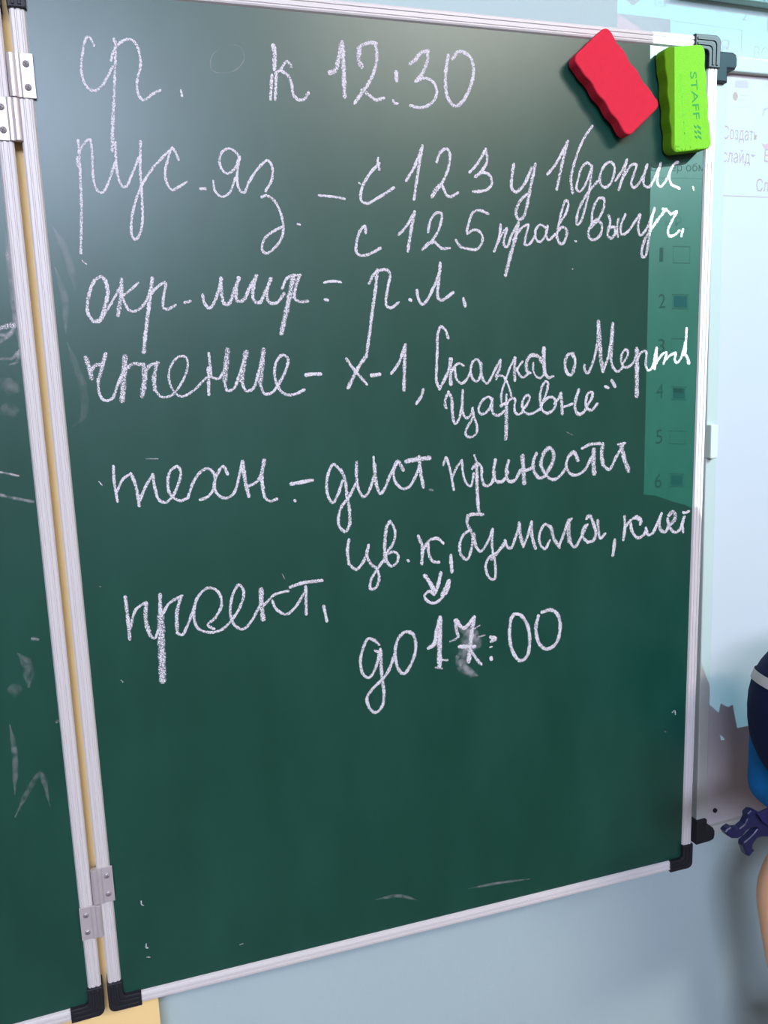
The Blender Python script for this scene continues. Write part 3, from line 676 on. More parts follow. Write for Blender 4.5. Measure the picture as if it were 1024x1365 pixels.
    '3.5 0.75|97.9,400.3 102.8,397.5 110,409.5 117.6,427.3',
    '3.42 0.75|134.8,399.5 128.7,404.4 136.9,411.4 144,424.1 141.3,437.9 131.9,443 121.1,434.9 115.8,416.8 118.4,403 128.2,396.8 141.2,397.3 152.1,405.4 163.6,421.7 167.1,434.9 162.9,442.9 156.6,434.7 152.2,414.9 155.7,400.8 164.1,395.4 173,402.7 182.4,418',
    '5.84 0.65|185,435.5 184.6,419.1 185.3,403.1',
    '3.33 0.75|187.2,418.3 198.5,427.9 213.4,430.5',
    '3.53 0.75|196,421.9 199,413.2 209.4,405.6 219.8,412.1 229.6,426.2',
    '4.33 0.75|215.5,434.2 228.7,437.1 249.7,437.5',
    '3.9 0.75|231.8,432.8 230.9,402.9',
    '3.62 0.85|250,409.7 252.9,392.5',
  ]),
  ('arrow_flourish', 'chalk arrow flourish under the eighth line', [
    '5.2 0.85|364.6,430.2 370.3,421.6 375.2,412.3',
    '4.79 0.85|383.7,431.3 380.6,419.2 377,409.6',
    '4.82 0.85|392.4,421.1 389.6,414.4 384.2,406.3',
    '4 0.8|393.7,421.5 392.2,412.9 381.5,400.3 374.1,397.7 366.4,401.6 364,407.9 370,411.7 375.1,407.3',
    '3.51 0.8|384.2,405 390,406.8',
  ]),
  ('deadline', 'chalk writing до 17:00 at the bottom', [
    '3.92 0.75|309.8,358.8 303.8,364.7 297.6,367 291,355.7 287.9,341.2 291.1,326.4 297.2,322.9 304.6,332.4 310.9,353.7',
    '3.44 0.7|304.8,352.5 312,348.5',
    '4.67 0.7|311.3,351.6 311.5,326.4 313.5,303.1',
    '4.15 0.75|313.5,303.1 311.2,288.1 303.3,281.2 296.4,287.4 293.8,299.9 299.2,307.9 317.5,324.2 327.9,346.8',
    '4.38 0.75|328.1,353 328.2,339.1 331.6,326.4 337.4,321.2 347.3,333.8 352.2,351 348.9,365.3 340.6,369.2 332,362.6 328.1,351.8',
    '5.66 0.85|367.1,346.9 373.8,350.5 376.7,362.9 381.5,378.8',
    '6.57 0.8|381.5,380.1 380.4,354.7 379.7,324',
    '3.05 0.8|382.5,330.8 389.4,329.3',
    '3.05 0.5|375,323.1 382.3,320.5',
    '4.83 0.7|399.4,374.8 401.2,362.2 403,355.5',
    '3.23 0.5|403,355.5 398.9,352.2 393,351',
    '5.39 0.85|400.7,374.6 409.8,364.2 422.9,375.3',
    '6.33 0.75|422.1,374.4 419.1,354.7 415.1,324',
    '5.46 0.9|404.1,343.3 422.9,340.7',
    '4.21 0.75|418,336.7 425.4,325.1 430.8,318.6',
    '2.72 0.6|423.2,361.9 429.2,364.7',
    '2.74 0.4|425.8,351.2 435.3,352.5',
    '4.97 0.85|442.6,349.4 448.9,346.5 443.4,344.1',
    '2.76 0.6|442,337.2 444.2,337.7',
    '5.17 0.9|442.9,324.7 443.4,322.5',
    '4.89 0.8|468.5,368.5 466.4,348.3 471,326.6 480.2,315.7 488.7,320.1 492.1,340.9 488.8,358.5 480.4,370.6 472.6,372.4 469.3,368.9',
    '4.99 0.8|503.5,366.7 500.1,351.8 504.9,332.5 514.4,325 525.9,329.6 531.6,344.9 529.2,364 520,371.8 507.8,370.6',
  ]),
  ('smear', 'smudged chalk around the corrected digit', [
    '14.47 0.16|404.5,364.4 420.4,357.1 428.4,348.2',
    '18.11 0.2|415.2,362.9 413.5,342.5 403.7,320.4',
    '12.74 0.18|399.9,334 409,317.1 422.4,309.8',
    '9.14 0.18|409.1,322.3 414.3,312.3 426.5,305.2',
    '12.75 0.16|423.1,356.7 425.7,343.4 420.1,336.3',
  ]),
  ('stray_marks', 'stray chalk specks on the dark board', [
    '1.57 0.5|40.2,761 44.1,757.7',
    '1.44 0.5|41.9,760.3 43.8,757.4',
    '1.54 0.5|37,558.4 39.7,554.5',
    '1.57 0.35|82.1,577 92.8,576.3',
    '1.44 0.3|26.9,456.9 29.7,456.1',
    '1.64 0.5|40.6,358.8 42.4,356.6',
    '1.27 0.3|207.7,449.3 210.1,443.6',
    '1.45 0.25|537.7,577.6 547.8,572.6',
    '2.05 0.5|547.9,783.9 548.4,783.5',
    '2.06 0.5|544.7,754.5 545.5,754.1',
    '1.78 0.5|40,116.2 40.7,111.6 42.2,110.4',
    '1.81 0.5|41.6,65.7 40.7,61.7 42.9,60.3',
    '1.82 0.5|41.1,50.1 43.9,49.1',
    '2.14 0.5|690.7,217.5 693.9,218.9 695.6,213.8',
    '2.14 0.4|680.2,193.9 681.8,192.6',
    '4.73 0.14|293.7,54.9 321.1,53.2 345.3,42.2',
    '4.03 0.16|410,41.2 450.8,38.9 492.6,34.3',
    '1.74 0.4|138.2,38.8 141.9,39.2',
    '7.76 0.1|17.7,791.3 27.2,768.9 32.3,735.1',
    '6.54 0.12|16.6,755.7 22.2,727.9 20.4,696.2',
    '8.16 0.07|20.9,688.8 31.1,643.4 27.6,618.1 17.3,611',
    '1.35 0.16|181.8,953.2 169.1,942 168.3,930.7 178.2,928.5 190.6,932.2 198.9,942.2 195.9,952.4 183.9,953.4',
  ]),
  ('left_smears', '', [
    '5.76 0.5|-34.5,702.2 -28.9,703.6 -23.3,704.9',
    '4.49 0.35|-35.1,696.4 -28.7,696.3 -22.7,702',
    '3.85 0.3|-34.8,690.6 -26.9,696.3 -21.6,703.9',
    '3.23 0.3|-35.5,675.1 -26.3,675.8 -22.1,680.6',
    '3.24 0.25|-30.5,670.1 -23.9,671.8 -20.2,684.4',
    '6.38 0.22|-21.4,785.5 -20.7,757.4 -20.5,728.9 -20,701.9 -20.2,684.4',
    '2.66 0.4|-47.8,573.8 -40.6,571.7 -32.4,569',
    '3.35 0.3|-50,553 -39.2,549 -22.6,544.1',
    '14.4 0.1|-39.1,657.6 -23.8,645.2',
    '13.16 0.07|-41.8,632.1 -25.6,627.3',
    '9.89 0.1|-50.3,401 -42.7,387.2 -43.8,364.4',
    '3.53 0.3|-35.7,412.8 -31.3,411.5',
    '4.38 0.2|-23.6,324.7 -19.9,328.1',
    '5.76 0.12|-64,331.6 -62.7,300.1 -66.9,258.6',
    '14.2 0.08|-62.6,367.3 -49.6,362.7',
    '5.87 0.12|-69.3,235 -55.4,259 -42.3,275.1 -36.5,239',
  ]),
]
for name_, label_, rows_ in CHALK:
    if name_ == 'left_smears':
        for row_ in rows_: chalk_part('chalk_smear', 'smeared white chalk dust', [row_], main_board)
    elif name_ in ('smear', 'stray_marks'):
        for row_ in rows_: chalk_part('chalk_smear' if name_ == 'smear' else 'chalk_speck', 'smudged chalk by the corrected digit' if name_ == 'smear' else '', [row_], wing)
    else:
        chalk_part('chalk_writing', label_, rows_, wing)

# ------------------------------------------------------------------ hinges (one leaf on each board, the pin between)
def hinge(z0, zm, z1, label):
    """upper leaf on the written wing, lower leaf on the other board"""
    root = empty('hinge', (0, YH, Z0 + z0))
    root['label'] = label; root['category'] = 'hinge'; root['group'] = 'hinges between the two chalkboards'
    px = -0.0022
    def leaf(xa, xb, za, zb, sgn):
        bm = bmesh.new()
        # flat plate with a raised fold towards the pin
        w = xb - xa
        prof = [(0, .0002), (0, -.0014), (w * .62, -.0014), (w * .72, -.0024), (w * .84, -.0024), (w, -.0010), (w, .0004)]
        A, B = [], []
        for z, L in ((za, A), (zb, B)):
            for a, d in prof:
                x = xb - a if sgn > 0 else xa + a
                L.append(bm.verts.new((x, d, z - z0)))
        n = len(prof)
        for i in range(n): bm.faces.new((A[i], A[(i + 1) % n], B[(i + 1) % n], B[i]))
        bm.faces.new(A); bm.faces.new(B)
        bmesh.ops.recalc_face_normals(bm, faces=bm.faces)
        es = [e for f in bm.faces if len(f.verts) == n for e in f.edges]
        bmesh.ops.bevel(bm, geom=es, offset=.0004, segments=1, affect='EDGES')
        o = from_bm('hinge_leaf', bm, M_hinge, root)
        xc = xb - w * .36 if sgn > 0 else xa + w * .36
        for q in (.24, .76):
            zc = za + (zb - za) * q - z0
            bm = bmesh.new()
            cyl(bm, (xc, -.0010, zc), (xc, -.0024, zc), .0030, 18)
            bmesh.ops.bevel(bm, geom=[e for e in bm.edges], offset=.0005, segments=2, affect='EDGES')
            sc = from_bm('screw', bm, M_screw, o, True)
            bm = bmesh.new()
            for ang in (0.5, 0.5 + math.pi / 2):
                r_ = box(bmesh.new(), -.0019, .0019, -.00245, -.0022, -.00035, .00035)
                me_ = bpy.data.meshes.new('s'); r_.to_mesh(me_); r_.free()
                me_.transform(Matrix.Translation((xc, -.0001, zc)) @ Matrix.Rotation(ang, 4, 'Y'))
                bm.from_mesh(me_); bpy.data.meshes.remove(me_)
            from_bm('slot', bm, M_slot, sc)
        bm = bmesh.new()
        cyl(bm, (px, .0005, za - z0 + .0004), (px, .0005, zb - z0 - .0004), .0039, 22)
        bmesh.ops.bevel(bm, geom=[e for e in bm.edges if e.is_boundary is False and len([f for f in e.link_faces if len(f.verts) > 4]) == 1], offset=.0004, segments=1, affect='EDGES')
        from_bm('knuckle', bm, M_hinge, root, False)
    leaf(px + .0012, .0152, zm, z1, 1)
    leaf(-.0202, px - .0012, z0, zm, -1)
    return root
hinge(0.8605, 0.8962, 0.9325, 'upper steel hinge joining the two chalkboards near their top')
hinge(0.0885, 0.1250, 0.1642, 'lower steel hinge joining the two chalkboards near the black corner caps')

# ------------------------------------------------------------------ magnetic erasers (stick to the wing)
wing_matrix = Matrix.Translation((0, YH, Z0)) @ Matrix.Rotation(-YAW, 4, 'Z')
def eraser(cx, cz, dx, dz, half_l, half_w, y_base_low, y_base_high, thick, mat, label):
    root = empty('board_eraser')
    L = math.hypot(dx, dz); ux, uz = dx / L, dz / L                 # long axis, pointing down the board
    ang = math.atan2(-uz, ux)
    tilt = math.atan2(y_base_low - y_base_high, 2 * half_l)
    # local: x along the long axis, z across, y into the board
    root.matrix_world = wing_matrix @ Matrix.Translation((cx, (y_base_low + y_base_high) / 2, cz)) @ Matrix.Rotation(ang, 4, 'Y') @ Matrix.Rotation(-tilt, 4, 'Z')
    tag(root, label, 'eraser', 'magnetic board erasers')
    def outline(hl, hw, r, wav):
        pts = []
        for (cxx, czz, a0) in ((hl - r, hw - r, 90), (hl - r, -hw + r, 0), (-hl + r, -hw + r, -90), (-hl + r, hw - r, 180)):
            pts += arc(cxx, czz, r, a0, a0 - 90, 7)
        # scalloped long sides
        out = []
        n = len(pts)
        for i in range(n):
            p, q = pts[i], pts[(i + 1) % n]
            out.append(p)
            if abs(p[1] - q[1]) < 1e-5 and abs(p[0] - q[0]) > hl:
                m = 26; s = 1 if p[1] > 0 else -1
                for k in range(1, m):
                    t = k / m
                    x = p[0] + (q[0] - p[0]) * t
                    env = min(1, t * 6, (1 - t) * 6)
                    out.append((x, p[1] - s * wav * env * (0.5 - 0.5 * math.cos(t * 2 * math.pi * 3.5))))
        return out
    bm = bmesh.new()
    prism(bm, outline(half_l, half_w, .0075, .0016), -thick, -.0035, .0016, 3)
    from_bm('foam_body', bm, mat, root, False)
    bm = prism(bmesh.new(), outline(half_l - .0012, half_w - .0012, .0065, .0014), -.0035, 0, 0)
    from_bm('felt_pad', bm, M_felt, root)
    return root
er_red = eraser(.5862, .9403, .064, -.0735, .0495, .0262, .0026, -.0014, .0172, M_red,
                'red foam board eraser tilted across the top frame')
er_green = eraser(.6742, .9297, .0139, -.1055, .0530, .0258, .0030, .0030, .0190, M_green,
                  'lime green foam board eraser with dark printed word')
def face_text(root, body, length, height, u0, v0, thick, mat, label):
    """printed text on an eraser face; reads along local x, from u0, centred across at v0"""
    me = text_mesh('printed_text', body, 1.0)
    xs = [v.co.x for v in me.vertices]; ys = [v.co.y for v in me.vertices]
    sx = length / (max(xs) - min(xs)); sy = height / (max(ys) - min(ys))
    for v in me.vertices:
        a = (v.co.x - min(xs)) * sx; b = (v.co.y - (max(ys) + min(ys)) / 2) * sy
        v.co = Vector((u0 + a, -thick - .00012, v0 + b))
    o = link('printed_text', me, mat, root)
    o['label'] = label
face_text(er_green, 'STAFF', .0480, .0082, -.0265, .0085, .0190, M_print, 'dark green printed word')
bm = bmesh.new()
for k in range(3):
    x = .0285 + k * .0052
    prism(bm, [(x + .0016, .0130), (x + .0040, .0130), (x + .0010, .0086), (x - .0014, .0086)], -.01915, -.0190)
    prism(bm, [(x + .0006, .0074), (x + .0026, .0074), (x + .0006, .0046), (x - .0014, .0046)], -.01915, -.0190)
from_bm('printed_mark', bm, M_print, er_green)
face_text(er_green, 'стиратель магнитный', .0720, .0042, -.0270, -.0075, .0190, M_print2, 'small faint printed line')

# ------------------------------------------------------------------ interactive whiteboard on the wall
wb = empty('whiteboard', (0.768, 0, 0.8510))
wb.rotation_euler = (0, -0.0125, 0)
tag(wb, 'white projection board on the wall behind the right edge of the chalkboard', 'whiteboard')
WW, WH = 1.55, 0.998
boxobj('board_surface', M_wb, wb, .012, WW - .012, -.028, -.002, .012, WH - .012)
for nm, a in (('left', (0, .017, -.036, -.002, 0, WH)), ('right', (WW - .017, WW, -.036, -.002, 0, WH)),
              ('bottom', (.017, WW - .017, -.034, -.002, 0, .013)), ('top', (.017, WW - .017, -.036, -.002, WH - .0163, WH))):
    boxobj('frame_rail', M_wbframe, wb, *a, .0015)
def wb_cap(cx, cz, sx, sz):
    bm = bmesh.new()
    pts = [(cx + sx * a, cz + sz * b) for a, b in ((-.004, -.002), (.020, -.002), (.025, .000), (.0265, .005), (.0265, .012), (.024, .0165), (.0130, .0165), (.0130, .0315), (-.004, .0315))]
    prism(bm, pts, -.042, -.001, .002)
    o = from_bm('corner_cap', bm, M_black, wb)
    return o
for cx, sx in ((0, 1), (WW, -1)):
    for cz, sz in ((0, 1), (WH, -1)): wb_cap(cx, cz, sx, sz)
boxobj('clip', M_clip, wb, -.0005, .0110, -.045, -.030, .528, .570, .0015)
bm = bmesh.new(); cyl(bm, (0.0371, -.0275, 0.0330), (0.0371, -.0300, 0.0330), .0032, 16)
from_bm('screw', bm, M_black, wb)

case = empty('wall_housing', (0.72, 0, 1.9200))
tag(case, 'grey green wall housing above the whiteboard at the upper right corner', 'housing')
boxobj('casing', M_case, case, 0, 1.6, -.014, -.0005, 0, .12, .003)
boxobj('lower_lip', M_case, case, 0, 1.6, -.017, -.0145, 0, .005, .0008)

# ------------------------------------------------------------------ projector (hangs from the ceiling) with its slide
PX, PY, PZ = (1.75, -1.5, 2.7)
D = 0.08
pj = empty('projector', (PX, PY, PZ))
tag(pj, 'ceiling projector that lights the whiteboard', 'projector')
lamp = bpy.data.lights.new('projector_lamp', 'SPOT')
lamp.energy = 760; lamp.color = (0.80, 0.94, 1.0); lamp.shadow_soft_size = 0.0
lamp.spot_size = math.radians(78); lamp.spot_blend = 0.02
lo = bpy.data.objects.new('projector_lamp', lamp); COL.objects.link(lo); lo.parent = pj
lo.rotation_euler = (Vector((-.72, 1.5, -1.22))).to_track_quat('-Z', 'Y').to_euler()
bm = bmesh.new()
for a in ((-.17, .17, -.20, .10, .075, .085), (-.17, .17, -.20, .10, -.20, -.19), (-.17, -.16, -.20, .10, -.20, .085), (.16, .17, -.20, .10, -.20, .085), (-.17, .17, -.21, -.20, -.20, .085)):
    box(bm, *a)
from_bm('housing', bm, M_housing, pj)
bm = bmesh.new(); cyl(bm, (0, -.1, .085), (0, -.1, 3.0 - PZ), .022, 20)
from_bm('mount_pole', bm, M_housing, pj)
# opaque mask; people's shadows are shaped into the ragged edge of its lit opening
def mask_mesh(outer, holes, y):
    cu = bpy.data.curves.new('mask', 'CURVE'); cu.dimensions = '2D'; cu.fill_mode = 'BOTH'
    for loop in [outer] + holes:
        sp = cu.splines.new('POLY'); sp.points.add(len(loop) - 1); sp.use_cyclic_u = True
        for i, (u, v) in enumerate(loop): sp.points[i].co = (u, v, 0, 1)
    o = bpy.data.objects.new('mask', cu); COL.objects.link(o)
    dg = bpy.context.evaluated_depsgraph_get()
    me = bpy.data.meshes.new_from_object(o.evaluated_get(dg))
    bpy.data.objects.remove(o); bpy.data.curves.remove(cu)
    for v in me.vertices: v.co = Vector((v.co.x / 1000 * y / D, y, v.co.y / 1000 * y / D))
    return me
OPEN = [[(-62.3189, -47.0094), (-62.0527, -54.9271), (-62.0523, -75.6758), (-62.0643, -75.7164), (-61.2011, -75.88), (-60.1313, -76.3494), (-59.8772, -76.4602), (-58.9828, -76.7778), (-58.1366, -77.2278), (-52.9608, -88.8442), (-52.6118, -89.7492), (-51.3582, -90.8732), (-51.1792, -90.1581), (-50.9893, -90.3209), (-50.4879, -90.592), (-50.0638, -90.4869), (-49.5626, -92.4325), (-48.7202, -92.4345), (-46.1567, -92.5551), (-46.3912, -88.7844), (13.587, -89.6739), (13.3333, -37.3333), (-58.9639, -37.3333), (-58.8776, -47.0094)], [(-52.2879, -91.5534), (-51.7999, -92.0283), (-50.0932, -93.6275), (-50.2898, -93.7806), (-51.4213, -92.7521)], [(-50.7645, -95.0078), (-50.3322, -95.067), (-49.9812, -95.0185), (-49.7054, -95.5611), (-49.6287, -96.3695), (-49.448, -97.1066), (-49.8546, -97.5455), (-50.3467, -96.2161)]]
link('slide_shadow_mask', mask_mesh([(-159, -189), (159, -189), (159, 74), (-159, 74)], OPEN, D), M_mask, pj)
FILMS = {'grey': film('grey_film', (.35, .28, .32)), 'dark': film('dark_film', (.38, .40, .50)), 'red': film('red_film', (.20, .03, .06)),
         'blue': film('blue_film', (.05, .45, 1.0)), 'teal': film('teal_film', (.10, .42, .66)), 'tint': film('tint_film', (.66, .72, .74)), 'panel': film('panel_film', (.72, .92, .92)), 'ink': film('ink_film', (.03, .03, .12)),
         'pink': film('pink_film', (1, .30, .32)), 'olive': film('olive_film', (.25, .15, .0)), 'cyan': film('cyan_film', (.06, .24, .28)), 'dim': film('dim_film', (.16, .38, .44)), 'clear': film('clear_film', (1, 1, 1))}  # dim and cyan films are added to weaken the beam beyond the chalkboard
LV = [0]
def slide_poly(pts, f):
    LV[0] += 1; y = D + .0004 + LV[0] * .00002
    me = bpy.data.meshes.new('slide_shape')
    me.from_pydata([(u / 1000 * y / D, y, v / 1000 * y / D) for u, v in pts], [], [tuple(range(len(pts)))])
    link('slide_shape', me, FILMS[f], slide)
def slide_text(body, u, v, du, h, f, rot=0.0):
    """text starting at (u, v) in slide mm, width du, cap height h"""
    LV[0] += 1; y = D + .0004 + LV[0] * .00002
    me = text_mesh('slide_text', body, 1.0)
    xs = [w.co.x for w in me.vertices]; ys = [w.co.y for w in me.vertices]
    sx = du / (max(xs) - min(xs)); sy = h / 0.73
    for w in me.vertices:
        a = u + (w.co.x - min(xs)) * sx; b = v + w.co.y * sy
        w.co = Vector((a / 1000 * y / D, y, b / 1000 * y / D))
    link('slide_text', me, FILMS[f], slide)
slide = boxobj('slide_holder', M_mask, pj, -.159, .159, D - .001, D + .003, .0742, .0748)
